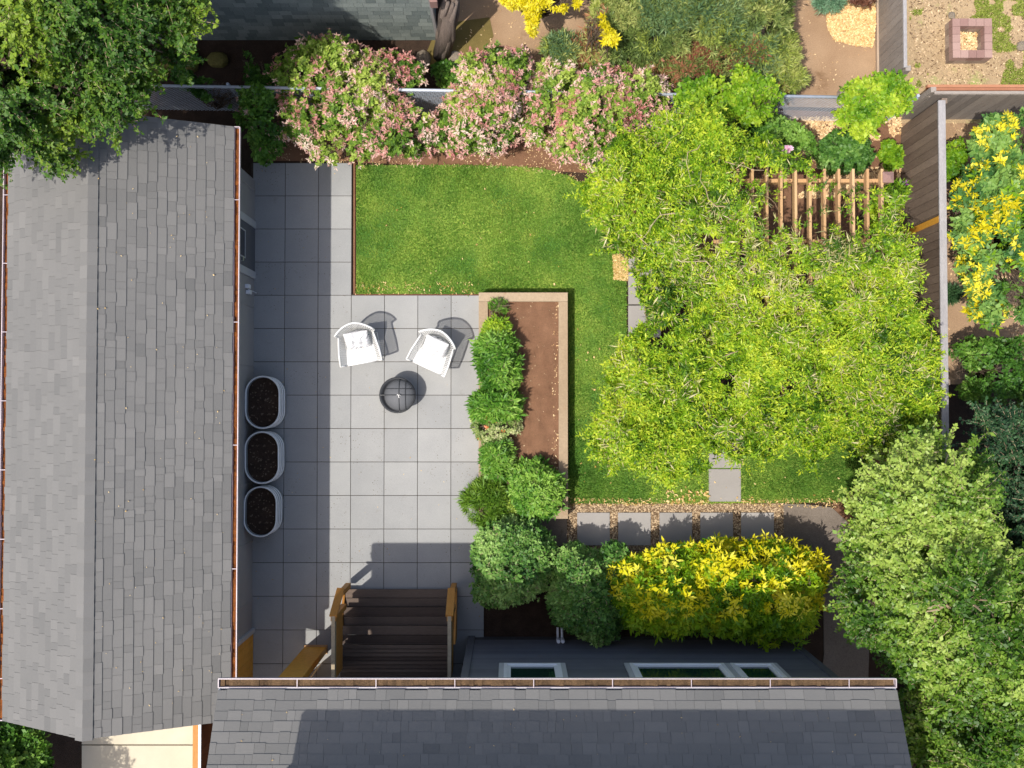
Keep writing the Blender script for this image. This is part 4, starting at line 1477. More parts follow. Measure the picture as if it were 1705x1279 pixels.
m = MB(1); q = P(722, 4, 1.9); m.box(q.x - .06, q.x + .06, yb_ - .1, yb_ - .014, 1.75, 2.0); m.build('copper_downspout', M['brick'], nb)  # copper downspout piece at the wall corner, gives no light

# ------------------------------------------------------------------ driftwood stump
ds = P(736, 92)
m = MB(3)
rr = rng(12)
for k in range(9):
    a = k * .7
    bx = ds + Vector((.09 * math.cos(a), .09 * math.sin(a), 0))
    tp = P(752 + 14 * math.cos(a) * .8, -6 + 12 * math.sin(a), 1.7)
    m1 = bx.lerp(tp, .35) + Vector((rr.normal(0, .025), rr.normal(0, .03), 0)); m2 = bx.lerp(tp, .7) + Vector((rr.normal(0, .04), rr.normal(0, .04), 0))
    m.tube([bx, m1, m2, tp], [.085, .075, .06, .03], 7)
m.tube([ds, P(747, 30, 1.2)], [.14, .11], 9)
tag(m.build('dead_trunk', M['driftwood'], smooth=True), 'bare grey dead tree trunk leaning beside the mossy shingle wall', 'tree trunk')

# ------------------------------------------------------------------ brick ring
q = P(1606, 74)
br = thing('brick_planter', q, 'square reddish brick ring on the dry yard at the top right', 'planter')
hB_ = .32
def ring(mb, ro, ri, z0, z1, nper):
    for s in range(4):
        for k in range(nper):
            t0 = -ro + (2 * ro - (ro - ri)) * k / nper; t1 = -ro + (2 * ro - (ro - ri)) * (k + 1) / nper
            for_ = [(t0 + .003, -ro), (t1 - .003, -ro), (t1 - .003, -ri), (t0 + .003, -ri)]
            c_, s_ = [(1, 0), (0, 1), (-1, 0), (0, -1)][s]
            pp = [(q.x + x * c_ - y * s_, q.y + x * s_ + y * c_) for x, y in for_]
            mb.prism(pp, z0, z1)
m = MB(1); ring(m, .36, .22, 0, .16, 5); m.build('lower_course', M['brick_grey'], br)
m = MB(2); ring(m, .36, .22, .163, hB_, 4); m.build('top_course', M['brick'], br)
scatter('wood_chips', [(q.x - .21, q.y - .21), (q.x + .21, q.y - .21), (q.x + .21, q.y + .21), (q.x - .21, q.y + .21)], 600, .04, .45, M['chip'], 31, .03)
for i, (x, y, s, lb) in enumerate(((1700, 78, .1, 'round brown stone at the right edge of the dry yard'), (1585, 26, .07, 'small tan stone above the brick ring'),
                                   (1405, 156, .12, 'pale square stone by the chain link fence top'), (757, 100, .16, 'grey boulder left of the pink shrubs behind the fence'),
                                   (705, 97, .14, 'dark boulder at the foot of the dead trunk'))):
    m = MB(i); c = P(x, y); rr = rng(i + 3)
    vs = []; sd = 8
    prof = [(1.0, 0), (1.05, .35), (.8, .7), (.35, .9)]
    for (rad_, zz_) in prof:
        for k in range(sd):
            a = 2 * math.pi * k / sd
            rr_ = s * rad_ * (1 + rr.normal(0, .1))
            vs.append((c.x + rr_ * math.cos(a), c.y + rr_ * math.sin(a), s * zz_ - .02))
    fs = [(j * sd + k, j * sd + (k + 1) % sd, (j + 1) * sd + (k + 1) % sd, (j + 1) * sd + k) for j in range(3) for k in range(sd)]
    fs.append(tuple(range(3 * sd, 4 * sd)))
    m.add(vs, fs, .5)
    tag(m.build('stone', M['rock'], smooth=False, bevel=s * .12), lb, 'stone')

# ------------------------------------------------------------------ pergola
zp = 2.45
pg = thing('pergola', P(1300, 490), 'timber pergola of parallel rafters overgrown by a bright green vine', 'pergola')
yPt = PY(1350, 281, zp); yPb = PY(1350, 716, zp)
xs_ = []
x = PX(1470, 400, zp)
xl = PX(1212, 400, zp)
step = (PX(1452, 300, zp) - PX(1428, 300, zp))
while x > xl:
    xs_.append(x); x -= step
for i, x in enumerate(xs_):
    m = MB(i)
    th = .042
    m.hexa([(x - th / 2, yPb, zp - .14), (x + th / 2, yPb, zp - .14), (x + th / 2, yPt - .06, zp - .14), (x - th / 2, yPt - .06, zp - .14),
            (x - th / 2, yPb, zp), (x + th / 2, yPb, zp), (x + th / 2, yPt, zp), (x - th / 2, yPt, zp)])
    m.build('rafter', M['pergola'], pg, bevel=.003)
for y in (PY(1300, 301, zp - .15), PY(1300, 402, zp - .15), PY(1300, 560, zp - .15), PY(1300, 700, zp - .15)):
    m = MB(3); m.box(xl - .2, PX(1490, 300, zp), y - .03, y + .03, zp - .30, zp - .143); m.build('beam', M['pergola'], pg, bevel=.003)
for x in (PX(1476, 300, zp), PX(1232, 300, zp)):
    for y in (PY(1300, 297, zp), PY(1300, 700, zp)):
        m = MB(4); m.box(x - .05, x + .05, y - .05, y + .05, 0, zp + (.06 if x > 5 and y > 0 else -.31)); po = m.build('post', M['pergola'], pg, bevel=.005)
        if x > 5 and y > 0:
            m = MB(4); m.box(x - .085, x + .085, y - .085, y + .085, zp + .061, zp + .08)
            m.hexa([(x - .08, y - .08, zp + .081), (x + .08, y - .08, zp + .081), (x + .08, y + .08, zp + .081), (x - .08, y + .08, zp + .081),
                    (x - .02, y - .02, zp + .12), (x + .02, y - .02, zp + .12), (x + .02, y + .02, zp + .12), (x - .02, y + .02, zp + .12)])
            m.build('post_cap', M['brick'], po)

# vine on the pergola
vine_px = [(977, 300), (1000, 282), (1020, 262), (1010, 240), (1040, 218), (1085, 213), (1110, 190), (1150, 185), (1180, 195), (1215, 215), (1225, 240), (1262, 238),
           (1300, 240), (1330, 262), (1365, 290), (1420, 300), (1480, 310), (1500, 330), (1490, 385), (1512, 392), (1520, 430), (1536, 455), (1520, 482),
           (1530, 520), (1548, 570), (1560, 610), (1566, 660), (1572, 700), (1550, 728), (1500, 748), (1440, 748), (1415, 728), (1385, 735),
           (1372, 762), (1345, 768), (1330, 738), (1295, 742), (1265, 762), (1240, 772), (1222, 742), (1192, 748), (1182, 782), (1140, 792), (1085, 800),
           (1050, 782), (1005, 762), (988, 715), (992, 670), (1012, 625), (1015, 595), (1050, 562), (1066, 545), (1070, 515), (1057, 500), (1052, 455), (1058, 418),
           (1018, 416), (992, 388), (984, 345)]
zv = 2.5
vw = wpoly(vine_px, zv)


def vine():
    r = rng(77)
    root = thing('climbing_vine', P(1240, 500), 'dense lime green vine covering the pergola roof and spilling over its edges', 'vine')
    n = 108000
    xs = [p[0] for p in vw]; ys = [p[1] for p in vw]
    x = r.uniform(min(xs) - .15, max(xs) + .15, n); y = r.uniform(min(ys) - .15, max(ys) + .15, n)
    q = np.stack([x, y, np.zeros(n)], 1)
    # wobble the outline
    wx = x + (noise(q, 3.2, 1) - .5) * .28; wy = y + (noise(q, 3.2, 2) - .5) * .28
    ok = in_poly(wx, wy, vw)
    d = dist_poly(x, y, vw)
    g = .5 * noise(q, 2.6, 3) + .5 * noise(q, 6.5, 4)
    cpt = P(1330, 450, zv)
    dens = np.clip(g * 3.0 - .55, 0.0, 1)
    # thinner growth towards the bare rafters
    tl = P(1385, 355, zv)
    rr = np.hypot((x - tl.x + .32) / 1.95, (y - tl.y - .05) / 1.15)
    dens *= np.clip(.02 + 1.0 * np.clip(rr - .45, 0, 2), 0, 1)
    rr2 = np.hypot((x - tl.x + 1.3) / 3.2, (y - tl.y + 1.4) / 2.2)
    dens *= np.clip(.55 + .5 * rr2, 0, 1)
    tq = P(1245, 298, zv)
    dens *= np.clip(np.hypot((x - tq.x) / .5, (y - tq.y) / .3) - .3, 0, 1)
    dens *= np.clip((noise(q, 9.5, 12) * .6 + noise(q, 17, 13) * .4 - .27) * 5, .12, 1)
    ok &= r.random(n) < dens
    x, y, d = x[ok], y[ok], d[ok]
    q = np.stack([x, y, np.zeros(len(x))], 1)
    lump = noise(q, 1.3, 5) * .40 + noise(q, 3.6, 6) * .46 + noise(q, 8, 7) * .22
    drop = np.clip(1 - d / .35, 0, 1) ** 1.5 * .55
    z = zv - .12 + lump - drop - r.random(len(x)) ** 2 * .22
    p = np.stack([x, y, z], 1)
    # normals from the lumps
    e = .05
    def hz(dx, dy):
        qq = q + np.array([dx, dy, 0]); return noise(qq, 1.3, 5) * .34 + noise(qq, 3.6, 6) * .24
    nx = -(hz(e, 0) - hz(-e, 0)) / (2 * e); ny = -(hz(0, e) - hz(0, -e)) / (2 * e)
    nn = np.stack([nx, ny, np.ones(len(x))], 1) + r.normal(0, .35, (len(x), 3))
    var = (.34 + .75 * (noise(q, 1.2, 8) - .5) + .55 * (noise(q, 4.5, 9) - .4) + .5 * (noise(q, 11, 19) - .5)).clip(0, 1)
    # greyer-tan growth around the thin area
    V, vv = clusters(p, nn, r, 9, .062, .018, .12, .4, var=var, varj=.45)
    quads_mesh('foliage', V, vv, L['vine'], root)
    # arching streamers (leafy shoots)
    m = r.random(len(p)) < .10
    pp = p[m]; k = 7
    a = r.random(len(pp)) * 6.283; s = r.uniform(.12, .34, len(pp))
    outp = []; 
    for i in range(k):
        t = i / (k - 1)
        qx = pp + np.stack([np.cos(a) * s * t, np.sin(a) * s * t, np.full(len(a), .10 * math.sin(t * 2.4) - .05 * t)], 1)
        outp.append(qx)
    sh = np.concatenate(outp)
    V, vv = clusters(sh, r.normal(0, .3, sh.shape) + np.array([0, 0, 1.]), r, 4, .058, .016, .1, .4, var=np.full(len(sh), .62), varj=.6)
    quads_mesh('shoots', V, vv, L['vine'], root)
    # pale dry tendrils
    tc = P(1290, 440, zv)
    m = r.random(len(p)) < np.clip(.75 * np.exp(-(((x - tc.x) / 1.5) ** 2 + ((y - tc.y) / .9) ** 2)) * (noise(q, 4.5, 33) > .4) + .20 * (noise(q, 2.6, 31) > .55), 0, 1)
    pp = p[m] + np.array([0, 0, .02])
    V, vv = clusters(pp, r.normal(0, .4, pp.shape) + np.array([0, 0, 1.]), r, 4, .12, .011, .1, .4, var=np.full(len(pp), .5), varj=.8)
    quads_mesh('dry_tendrils', V, vv, L['vine_dry'], root)
    # woody stems
    mb = MB(3); rr_ = random.Random(8)
    for i in range(260):
        j = rr_.randrange(len(p)); c = Vector(p[j]) - Vector((0, 0, .16)); an = rr_.uniform(0, 6.28)
        pts = [c]
        for t in range(6):
            an += rr_.gauss(0, .5); c = c + Vector((math.cos(an) * .16, math.sin(an) * .16, rr_.gauss(.0, .03)))
            c.z = max(c.z, 2.3); pts.append(c)
        s = rr_.uniform(.004, .012)
        if any(not in_poly(np.array([pt.x]), np.array([pt.y]), vw)[0] for pt in pts): continue
        mb.tube(pts, [s, s, s * .9, s * .8, s * .6, s * .5, s * .3], 4)
    mb.build('stems', M['twig'], root)
    for (px_, py_) in ((1476, 297), (1232, 300), (1476, 700), (1232, 700)):
        c = P(px_, py_, zp); mb = MB(4)
        for s in range(3):
            mb.tube([(c.x + .08 * math.cos(t * .9 + s * 2), c.y + .08 * math.sin(t * .9 + s * 2), 2.4 * t / 9) for t in range(10)], .018, 5)
        mb.build('trunk', M['bark'], root)
    return root


vine()

# ------------------------------------------------------------------ trees
plant('broadleaf_tree', 'large leafy green tree filling the top left corner over the roof', 'tree',
      [(-160, -140), (230, -140), (300, -60), (318, 10), (342, 45), (335, 62), (290, 52), (250, 68), (255, 88), (215, 105), (190, 125), (212, 160), (195, 200), (150, 190),
       (110, 188), (90, 205), (60, 218), (55, 262), (30, 275), (5, 240), (-160, 260)],
      4.3, 6.2, .62, 120, 'small', L['tree_nw'], 101, spray=(.30, 5), trunk=3.0, trunk_r=.16, gap=.30, gapf=2.2, base=(-8.3, 7.6, 0), spacing=.62, flat=.6, varf=1.3, varw=.6, lump=.5, scale=1.05, twigs=4)
plant('broadleaf_tree', 'big light green broadleaf tree at the lower right beside the concrete path', 'tree',
      [(1475, 812), (1495, 780), (1530, 785), (1565, 735), (1600, 760), (1635, 785), (1650, 835), (1625, 880), (1650, 930), (1705, 960), (1830, 1000), (1830, 1400),
       (1600, 1400), (1560, 1220), (1590, 1190), (1560, 1170), (1556, 1130), (1520, 1112), (1512, 1080), (1490, 1062), (1450, 1040), (1432, 1005), (1465, 985), (1440, 962),
       (1440, 945), (1462, 940), (1474, 900), (1474, 850)],
      3.4, 5.2, .42, 170, 'tree', L['tree'], 102, spray=(.42, 8), trunk=2.4, trunk_r=.15, gap=.31, gapf=2.6, base=(P(1620, 1050, 2)[0] - .3, P(1620, 1050, 2)[1], 0), spacing=.62, flat=.6,
      varf=1.6, varw=.9, lump=.55, bmat=M['twig'], twigs=5)
plant('shrub_tree', 'dark blue green small tree in shade at the right edge above the light green tree', 'tree',
      [(1625, 700), (1660, 690), (1720, 700), (1830, 680), (1830, 1000), (1700, 950), (1660, 900), (1650, 830), (1645, 760)],
      2.2, 3.4, .45, 100, 'tree', L['dark'], 103, spray=(.34, 6), trunk=1.4, trunk_r=.08, gap=.36, gapf=3, spacing=.7, flat=.6, scale=.9)
plant('shade_shrub', 'low deep green shrub in shade behind the fence below the yellow flowered bush', 'shrub',
      [(1585, 590), (1620, 560), (1665, 565), (1720, 560), (1720, 690), (1640, 700), (1600, 660)], .7, 1.3, .28, 260, 'small', L['green'], 104, gap=.42, gapf=3, scale=1.1)
plant('yellow_bush', 'tall bush with blue green lobed leaves and yellow flower sprays at the right edge', 'bush',
      [(1600, 330), (1612, 290), (1640, 262), (1630, 230), (1655, 178), (1672, 200), (1700, 185), (1790, 180), (1790, 560), (1700, 520), (1660, 545), (1640, 520), (1632, 480), (1612, 455),
       (1618, 420), (1605, 395)], 1.5, 2.5, .26, 190, 'big', L['mahonia'], 105, gap=.36, gapf=3, scale=.7, varw=.8, varf=2.5,
      extras=(('yellow_flowers', 'star', L['yellow'], .5, dict(nf=4.5, nt=.52, out=.05, scale=.75)), ('lime_shoots', 'star', L['laurel'], .16, dict(nf=3.1, nt=.5, out=.03))), spacing=.65)
plant('lime_bush', 'small bright green bush just right of the brown fence cap near its top', 'bush', [(1577, 240), (1602, 232), (1608, 262), (1600, 292), (1577, 300)], .8, 1.2, .16, 420, 'small', L['laurel'], 106)
plant('corner_hedge', 'glossy dark green hedge in the bottom left corner', 'hedge',
      [(-80, 1180), (0, 1208), (50, 1228), (70, 1250), (62, 1300), (60, 1400), (-80, 1400)], 1.0, 1.9, .26, 380, 'oval', L['green'], 107, gap=.25, varw=.8, scale=1.2)
plant('shrub_tree', 'tree just outside the bottom left corner whose leafy shadow falls on the pale path', 'tree',
      [(-500, 1480), (-150, 1470), (-75, 1530), (-85, 1800), (-500, 1800)], 3.2, 4.4, .5, 150, 'tree', L['tree'], 108, trunk=2, trunk_r=.1)

# shrubs along the chain link fence
PK = [('pink_flowers', 'flower', L['pink'], .55, dict(nf=4.0, nt=.40, out=.05, lean=.4, scale=1.15))]
PK2 = [('pink_flowers', 'flower', L['pink'], 1.0, dict(nf=4.0, nt=.33, out=.05, lean=.4, scale=1.15))]
G1 = 'pink flowering shrubs along the chain link fence'
plant('flowering_shrub', 'shaded mostly green shrub beside the top corner of the left roof gutter', 'shrub',
      [(402, 90), (430, 92), (455, 110), (445, 140), (470, 165), (480, 200), (465, 235), (440, 270), (420, 262), (410, 215), (385, 205), (400, 175), (410, 150), (405, 120)],
      .8, 1.5, .24, 420, 'oval', L['green'], 110, G1, gap=.32, scale=.9, extras=(('pink_flowers', 'flower', L['pink'], .05, dict(nf=4, nt=.5)),))
plant('flowering_shrub', 'thin trailing climber draped over the left end of the chain link fence', 'shrub',
      [(286, 118), (302, 112), (330, 130), (372, 135), (390, 155), (384, 175), (350, 172), (318, 150), (290, 140)], 1.1, 1.5, .13, 520, 'oval', L['green'], 111, G1, gap=.35, scale=.8)
plant('flowering_shrub', 'pink flowered shrub in part shade behind the left half of the fence', 'shrub',
      [(452, 120), (478, 100), (490, 75), (530, 68), (580, 72), (600, 90), (600, 130), (560, 150), (500, 145), (462, 142)], 1.2, 1.8, .22, 150, 'oval', L['honey'], 112, G1, spray=(.11, 4), gap=.32,
      extras=PK, scale=.9)
plant('flowering_shrub', 'large pink flowered shrub left of centre hanging over the fence above the lawn corner', 'shrub',
      [(464, 195), (480, 165), (520, 160), (545, 150), (590, 130), (598, 90), (640, 84), (680, 96), (704, 130), (660, 156), (712, 192), (722, 230), (700, 240), (660, 262), (600, 250),
       (540, 262), (520, 240), (500, 222), (470, 218)], 1.0, 2.0, .26, 150, 'oval', L['honey'], 113, G1, spray=(.11, 4), gap=.36, extras=PK2, scale=.9, varw=.8)
plant('flowering_shrub', 'rounded pink flowered shrub in the middle of the fence row', 'shrub',
      [(735, 180), (760, 150), (755, 120), (790, 88), (830, 82), (875, 92), (880, 140), (862, 175), (868, 215), (840, 232), (800, 245), (760, 255), (732, 235), (728, 205)],
      1.0, 1.9, .24, 150, 'oval', L['honey'], 114, G1, spray=(.11, 4), gap=.36, extras=PK2, scale=.9, varw=.8)
plant('flowering_shrub', 'widest and densest pink flowered shrub touching the pergola vine', 'shrub',
      [(868, 180), (885, 150), (890, 100), (925, 97), (960, 130), (985, 98), (1020, 110), (1060, 112), (1105, 130), (1110, 180), (1095, 215), (1060, 225), (1030, 262), (985, 275), (945, 262),
       (915, 240), (880, 225)], 1.0, 2.0, .26, 150, 'oval', L['honey'], 115, G1, spray=(.11, 4), gap=.32,
      extras=(('pink_flowers', 'flower', L['pink'], 1.0, dict(nf=4.0, nt=.24, out=.05, lean=.4, scale=1.15)),), scale=.9, varw=.8)
# beyond the fence
plant('heath_shrub', 'large feathery olive and rust coloured shrub at the top centre', 'shrub',
      [(905, 60), (935, 40), (980, 60), (990, 10), (1010, -60), (1320, -60), (1322, 30), (1330, 90), (1345, 140), (1300, 158), (1240, 150), (1180, 140), (1120, 150), (1080, 130), (1040, 105),
       (980, 118), (945, 110), (915, 90)], .8, 1.9, .30, 420, 'heath', L['conifer'], 116, gap=.26, scale=1.0, varw=1.0, varf=1.6,
      extras=(('rusty_tips', 'heath', L['rust'], .5, dict(nf=1.5, nt=.62, out=.03)), ('green_sprays', 'heath', L['conifer_b'], .8, dict(nf=1.2, nt=.50, out=.02)),
              ('lime_sprays', 'heath', L['moss'], .5, dict(nf=1.8, nt=.60, out=.03))), up=.6)
plant('yellow_shrub', 'spray of yellow star shaped leaves hanging in from the top edge', 'shrub',
      [(830, -40), (960, -40), (965, 5), (935, 12), (900, 8), (888, 58), (880, 52), (878, 14), (850, 8), (832, -6)], 1.2, 1.6, .12, 420, 'star', L['yellow'], 117, gap=.36, scale=.6, trunk=.3)
plant('yellow_shrub', 'narrow yellow leaved branch crossing the olive shrub', 'shrub',
      [(972, 28), (1000, 20), (1012, 45), (1030, 65), (1018, 74), (996, 62), (975, 42)], 2.0, 2.2, .10, 420, 'star', L['yellow'], 118, gap=.3, scale=.6, trunk=.3)
plant('spurge_clump', 'small round blue green spiky clump at the top edge beside the wood chips', 'plant', [(1352, -25), (1402, -25), (1403, 5), (1390, 17), (1362, 15)], .25, .4, .14, 520, 'heath', L['blue'], 119)
plant('dark_shrub', 'dark brown leaved shrub at the top edge right of the wood chips', 'shrub', [(1415, -40), (1460, -40), (1458, 2), (1440, 8), (1420, 2)], .5, .8, .14, 420, 'small', L['brown'], 120)
plant('laurel', 'yellow green leafy shrub standing over the fence above the pergola vine', 'shrub',
      [(1130, 150), (1150, 140), (1168, 118), (1190, 140), (1225, 140), (1240, 108), (1258, 130), (1295, 142), (1290, 165), (1268, 195), (1240, 200), (1200, 185), (1170, 190), (1140, 180)],
      1.7, 2.3, .22, 170, 'oval', L['laurel'], 121, spray=(.16, 4), gap=.27, varw=.8)
plant('laurel', 'bright lime leafy shrub at the fence corner by the top of the brown board fence', 'shrub',
      [(1408, 160), (1430, 140), (1455, 145), (1478, 118), (1490, 138), (1520, 150), (1518, 168), (1495, 180), (1465, 190), (1455, 215), (1425, 218), (1400, 212), (1402, 190), (1430, 185)],
      1.4, 1.9, .18, 170, 'oval', L['laurel'], 122, spray=(.16, 4), gap=.25, varw=.8)
plant('rose_bush', 'dark green rose bush with a few pink blooms between the vine and the fence', 'shrub',
      [(1215, 215), (1260, 190), (1300, 195), (1340, 215), (1365, 250), (1335, 275), (1270, 262), (1225, 240)], .8, 1.4, .2, 400, 'oval', L['green'], 123, gap=.28,
      extras=())
plant('rose_bush', 'grey green leafy bush in the bed above the bare rafters', 'shrub',
      [(1370, 235), (1400, 215), (1440, 225), (1455, 255), (1442, 280), (1400, 285), (1365, 270)], .6, 1.1, .18, 420, 'oval', L['daphne'], 124, gap=.28,
      extras=())
plant('rose_bush', 'small light green plant growing against the foot of the brown fence', 'shrub', [(1468, 250), (1480, 232), (1500, 250), (1500, 275), (1478, 282)], .5, .8, .13, 450, 'oval', L['laurel'], 125)
plant('rose_bush', 'leafy shoots beside the pergola post cap', 'shrub', [(1480, 300), (1500, 305), (1512, 322), (1500, 345), (1478, 350), (1460, 380), (1458, 340), (1480, 325)], 1.6, 2.2, .12, 420, 'vine', L['vine'], 126,
      extras=(('purple_flowers', 'flower', L['purple'], .02, dict(scale=1.3)),))
for i, (x, y, c, lb) in enumerate(((1240, 266, 'magenta', 'magenta bloom above the left end of the bare rafters'), (1313, 249, 'palepink', 'pale pink bloom among the leaves above the rafters'),
                                   (1481, 366, 'purple', 'purple bloom right of the rafters near the brown fence'))):
    q = P(x, y, 2.5 if i < 2 else 1.2); rr = rng(i)
    root = thing('rose_bloom', (q.x, q.y, q.z), lb, 'flower')
    pts = np.array([q + Vector(rr.normal(0, .02, 3)) for k in range(9)])
    V, vv = clusters(pts, np.tile([0, 0, 1.], (9, 1)), rr, 7, .05, .035, .4)
    quads_mesh('petals', V, vv, L[c], root)
    m = MB(1); m.tube([q, q - Vector((0, 0, .5 if i < 2 else .9))], .005, 4); m.build('stalk', M['bark'], root)

# planting in and around the raised bed
G2 = 'leafy perennials in the raised bed'
plant('thyme_clump', 'small grey green tuft in the top left corner of the raised bed', 'plant', [(815, 503), (832, 498), (848, 505), (845, 520), (818, 520)], .44, .52, .12, 600, 'heath', L['euph'], 130, G2, ground=.38, scale=.6)
plant('spurge', 'yellow green tuft topping the column of plants in the raised bed', 'plant', [(810, 545), (822, 532), (838, 540), (842, 552), (828, 562), (815, 560)], .62, .75, .13, 350, 'rosette', L['laurel'], 131, G2, spray=(.07, 2), ground=.38, scale=.6)
plant('spurge', 'large dense bright green mound at the raised bed side nearest the chairs', 'plant',
      [(796, 575), (810, 552), (836, 548), (856, 575), (860, 605), (856, 635), (842, 655), (815, 652), (803, 625), (800, 595)], .6, 1.0, .12, 120, 'rosette', L['euph'], 132, G2, spray=(.07, 2), ground=.38,
      scale=.72, gap=.2, up=.55)
plant('spurge', 'spiky green plant in the middle of the bed with dark star shadow', 'plant', [(790, 668), (812, 650), (845, 648), (860, 665), (858, 690), (825, 700), (792, 690)], .55, .95, .11, 110, 'rosette', L['euph'], 133, G2, spray=(.07, 2),
      ground=.38, scale=.85, gap=.25)
plant('variegated_plant', 'cream and green plant with small orange blooms in the raised bed', 'plant',
      [(786, 690), (815, 685), (865, 695), (868, 715), (848, 735), (812, 742), (795, 730), (786, 710)], .45, .75, .15, 420, 'small', L['variegated'], 134, G2, ground=.38,
      extras=(('orange_flowers', 'flower', L['orange'], .03, dict(scale=1.2, up=.4)),), scale=.9)
plant('spurge', 'narrow green plant below the cream variegated one', 'plant', [(808, 745), (835, 735), (850, 752), (846, 775), (838, 800), (818, 795), (806, 770)], .55, .85, .14, 380, 'rosette', L['euph'], 135, G2, spray=(.07, 2), ground=.38, scale=.65)
plant('yarrow', 'feathery fern like clump spilling onto the pavers at the bed corner', 'plant',
      [(766, 828), (790, 808), (808, 790), (832, 800), (850, 830), (846, 868), (820, 885), (790, 868), (775, 850)], .35, .75, .2, 520, 'fine', L['feather'], 136, G2, gap=.2, scale=1.0, up=.3)
plant('penstemon', 'round leafy bush at the lower right corner of the raised bed', 'plant',
      [(856, 800), (870, 775), (900, 770), (925, 790), (938, 820), (930, 848), (900, 862), (868, 852), (855, 830)], .6, 1.05, .13, 170, 'star', L['euph'], 137, G2, spray=(.07, 2), ground=.38, scale=.7, gap=.24)
plant('penstemon', 'pale olive leafy plant between the feathery clump and the round bush', 'plant', [(845, 775), (862, 768), (870, 800), (866, 850), (848, 862), (838, 830)], .45, .7, .13, 420, 'small', L['feather'], 138, G2, ground=.38)
# shrubs by the house
plant('oval_leaf_shrub', 'broad green shrub left of the two, between patio and house wall', 'shrub',
      [(792, 905), (812, 880), (850, 868), (895, 878), (920, 905), (918, 950), (900, 985), (860, 1002), (815, 1012), (790, 1000), (800, 965), (788, 945)], .7, 1.4, .15, 300, 'small', L['daphne'], 140, spray=(.09, 2), gap=.24,
      base=(P(855, 950, .6)[0], P(855, 950, .6)[1], 0), varw=.7, up=.6)
plant('oval_leaf_shrub', 'green shrub between the broad shrub and the golden one, in front of the wall', 'shrub',
      [(930, 925), (955, 910), (985, 925), (1012, 935), (1030, 965), (1035, 1010), (1028, 1060), (1000, 1072), (965, 1055), (930, 1040), (915, 1000), (925, 960)], .7, 1.4, .15, 300, 'small', L['daphne'], 141, spray=(.09, 2), gap=.24,
      varw=.7, up=.6)
plant('oval_leaf_shrub', 'tiny pale green shrub tip beside the gravel left of the golden shrub', 'shrub', [(1008, 912), (1030, 908), (1040, 925), (1028, 940), (1010, 935)], .8, 1.1, .12, 520, 'small', L['daphne'], 142, spray=(.09, 2), up=.6)


def golden():
    poly = [(1014, 968), (1036, 938), (1080, 935), (1105, 915), (1150, 918), (1200, 905), (1245, 912), (1300, 905), (1345, 920), (1378, 935), (1388, 965), (1372, 1000), (1366, 1050), (1345, 1078), (1290, 1078),
            (1250, 1068), (1215, 1062), (1180, 1055), (1135, 1065), (1095, 1058), (1050, 1050), (1025, 1015)]
    r = rng(150)
    wp = wpoly(poly, 1.35)
    blobs = poly_blobs(wp, .8, 1.7, .20, r, .7)
    base = P(1205, 1000, .7); base.z = 0
    root = thing('golden_shrub', base, 'wide golden yellow star leaved shrub in front of the slate house wall', 'shrub')
    p, d = blob_points(blobs, 190, r, gap=.30, gapf=3.5, seed=150, lump=.5)
    # rosettes stand proud: gold where sunlit, green where shaded, the light put into colour
    foliage('green_leaves', root, p, d, 'star', L['choisya_green'], r, up=.6, seed=2, scale=.66)
    c, e = blob_points(blobs, 520, r, gap=.12, gapf=4, seed=151, lump=.3, depth=.06, zmin=.05)
    # keep the rosettes apart from one another
    keep = []
    for i in range(len(c)):
        if all((c[i][0] - c[j][0]) ** 2 + (c[i][1] - c[j][1]) ** 2 > .066 ** 2 for j in keep): keep.append(i)
    c, e = c[keep], e[keep]
    g = (c[:, 1] > PY(1200, 1018, 1.5) + .30 * (noise(c, 2, 3) - .5)) & (noise(c, 3.2, 7) > .14) & (c[:, 2] > .6)
    foliage('golden_leaves', root, c[g] + e[g] * .05 + np.array([0, 0, .06]), e[g], 'star', L['choisya'], r, up=.8, seed=1, scale=.84, varj=.35, eljit=.12)
    foliage('shade_tinted_rosettes', root, c[~g] + e[~g] * .05, e[~g], 'star', L['choisya_green'], r, up=.7, seed=4, scale=.88, varj=.35, eljit=.12)
    branches('stem', root, base, blobs, r, .03, M['bark'], 3, .15)


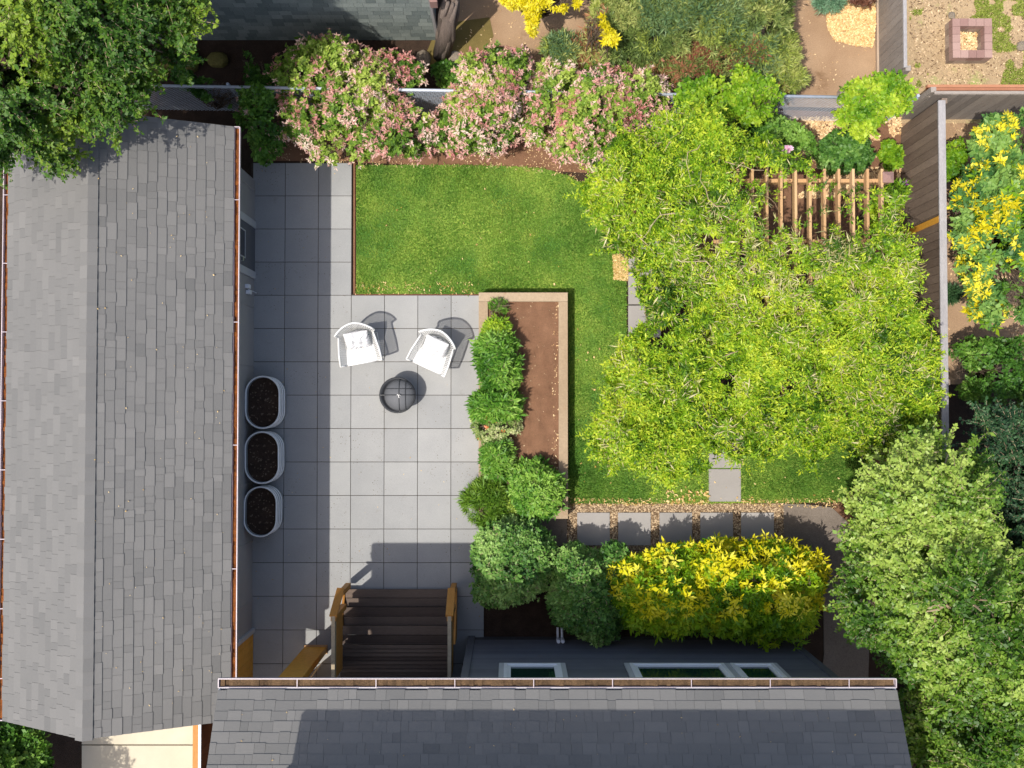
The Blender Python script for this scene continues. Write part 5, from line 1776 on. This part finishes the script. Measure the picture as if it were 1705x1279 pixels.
golden()
plant('brown_shrub', 'low reddish brown twiggy shrub where the lawn meets the curved concrete path', 'shrub', [(1402, 838), (1425, 825), (1445, 832), (1445, 870), (1432, 885), (1412, 862)], .15, .35, .13, 500, 'heath', L['brown'], 151, scale=.7)
scatter('roof_specks', [(xR + .1, yS + .3), (xE - .1, yS + .3), (xE - .1, yN - .2), (xR + .1, yN - .2)], 90, .018, .5, M['dry_leaf'], 61, .03, thick=.1,
        zfun=lambda x, y: zR - (x - xR) * math.tan(pA))
scatter('roof_specks', [(xB0 + .2, yE - 1.1), (xB1 - .3, yE - 1.1), (xB1 - .3, yE - .1), (xB0 + .2, yE - .1)], 50, .016, .5, M['dry_leaf'], 62, .03, thick=.1,
        zfun=lambda x, y: zB + (yE - y) * math.tan(pit))
plant('grass_tuft', 'thin green grass tuft on bare earth right of the fence cap', 'plant', [(1574, 482), (1590, 480), (1594, 495), (1576, 500)], .15, .2, .08, 400, 'fine', L['dark'], 152, scale=1.2)
plant('low_groundcover', 'shaded green plants below the yellow spray and beside the boulder behind the fence', 'plant', [(718, 112), (745, 100), (770, 118), (765, 140), (722, 142)], .15, .4, .14, 500, 'small', L['green'], 153)
plant('low_groundcover', 'dark fern like growth in the shade right of the big bottom roof corner', 'plant', [(1500, 1150), (1530, 1140), (1545, 1200), (1540, 1300), (1515, 1300)], .3, .8, .2, 400, 'small', L['green'], 154)
plant('low_groundcover', 'low yellow green growth on tan earth at the bottom right corner', 'plant', [(1590, 1215), (1640, 1230), (1660, 1290), (1600, 1300)], .2, .5, .2, 300, 'oval', L['laurel'], 155)
# leaf-green patches in the shaded strip behind the fence (boulders with moss)
for i, (x, y, s) in enumerate(((262, 112, .30), (302, 105, .33), (362, 100, .2))):
    m = MB(i); c = P(x, y); rr = rng(i + 40)
    vs = []; sd = 12
    for (rad_, zz_) in [(1.0, 0), (1.0, .3), (.8, .5), (.4, .6)]:
        for k in range(sd):
            a = 2 * math.pi * k / sd
            rr_ = s * rad_ * (1 + rr.normal(0, .07))
            vs.append((c.x + rr_ * math.cos(a), c.y + rr_ * math.sin(a) * .75, s * zz_ - .02))
    fs = [(j * sd + k, j * sd + (k + 1) % sd, (j + 1) * sd + (k + 1) % sd, (j + 1) * sd + k) for j in range(3) for k in range(sd)]
    fs.append(tuple(range(3 * sd, 4 * sd)))
    m.add(vs, fs, .5)
    tag(m.build('mossy_boulder', mat_mix('mossy_boulder', S(96, 92, 48), S(140, 130, 70), 4, .9, .2, 30, .3, .8, .02), bevel=s * .1),
        ['leftmost mossy boulder in the dark strip behind the fence', 'largest mossy boulder in the dark strip behind the fence', 'mossy boulder behind the fence with a yellow sprig'][i], 'boulder')
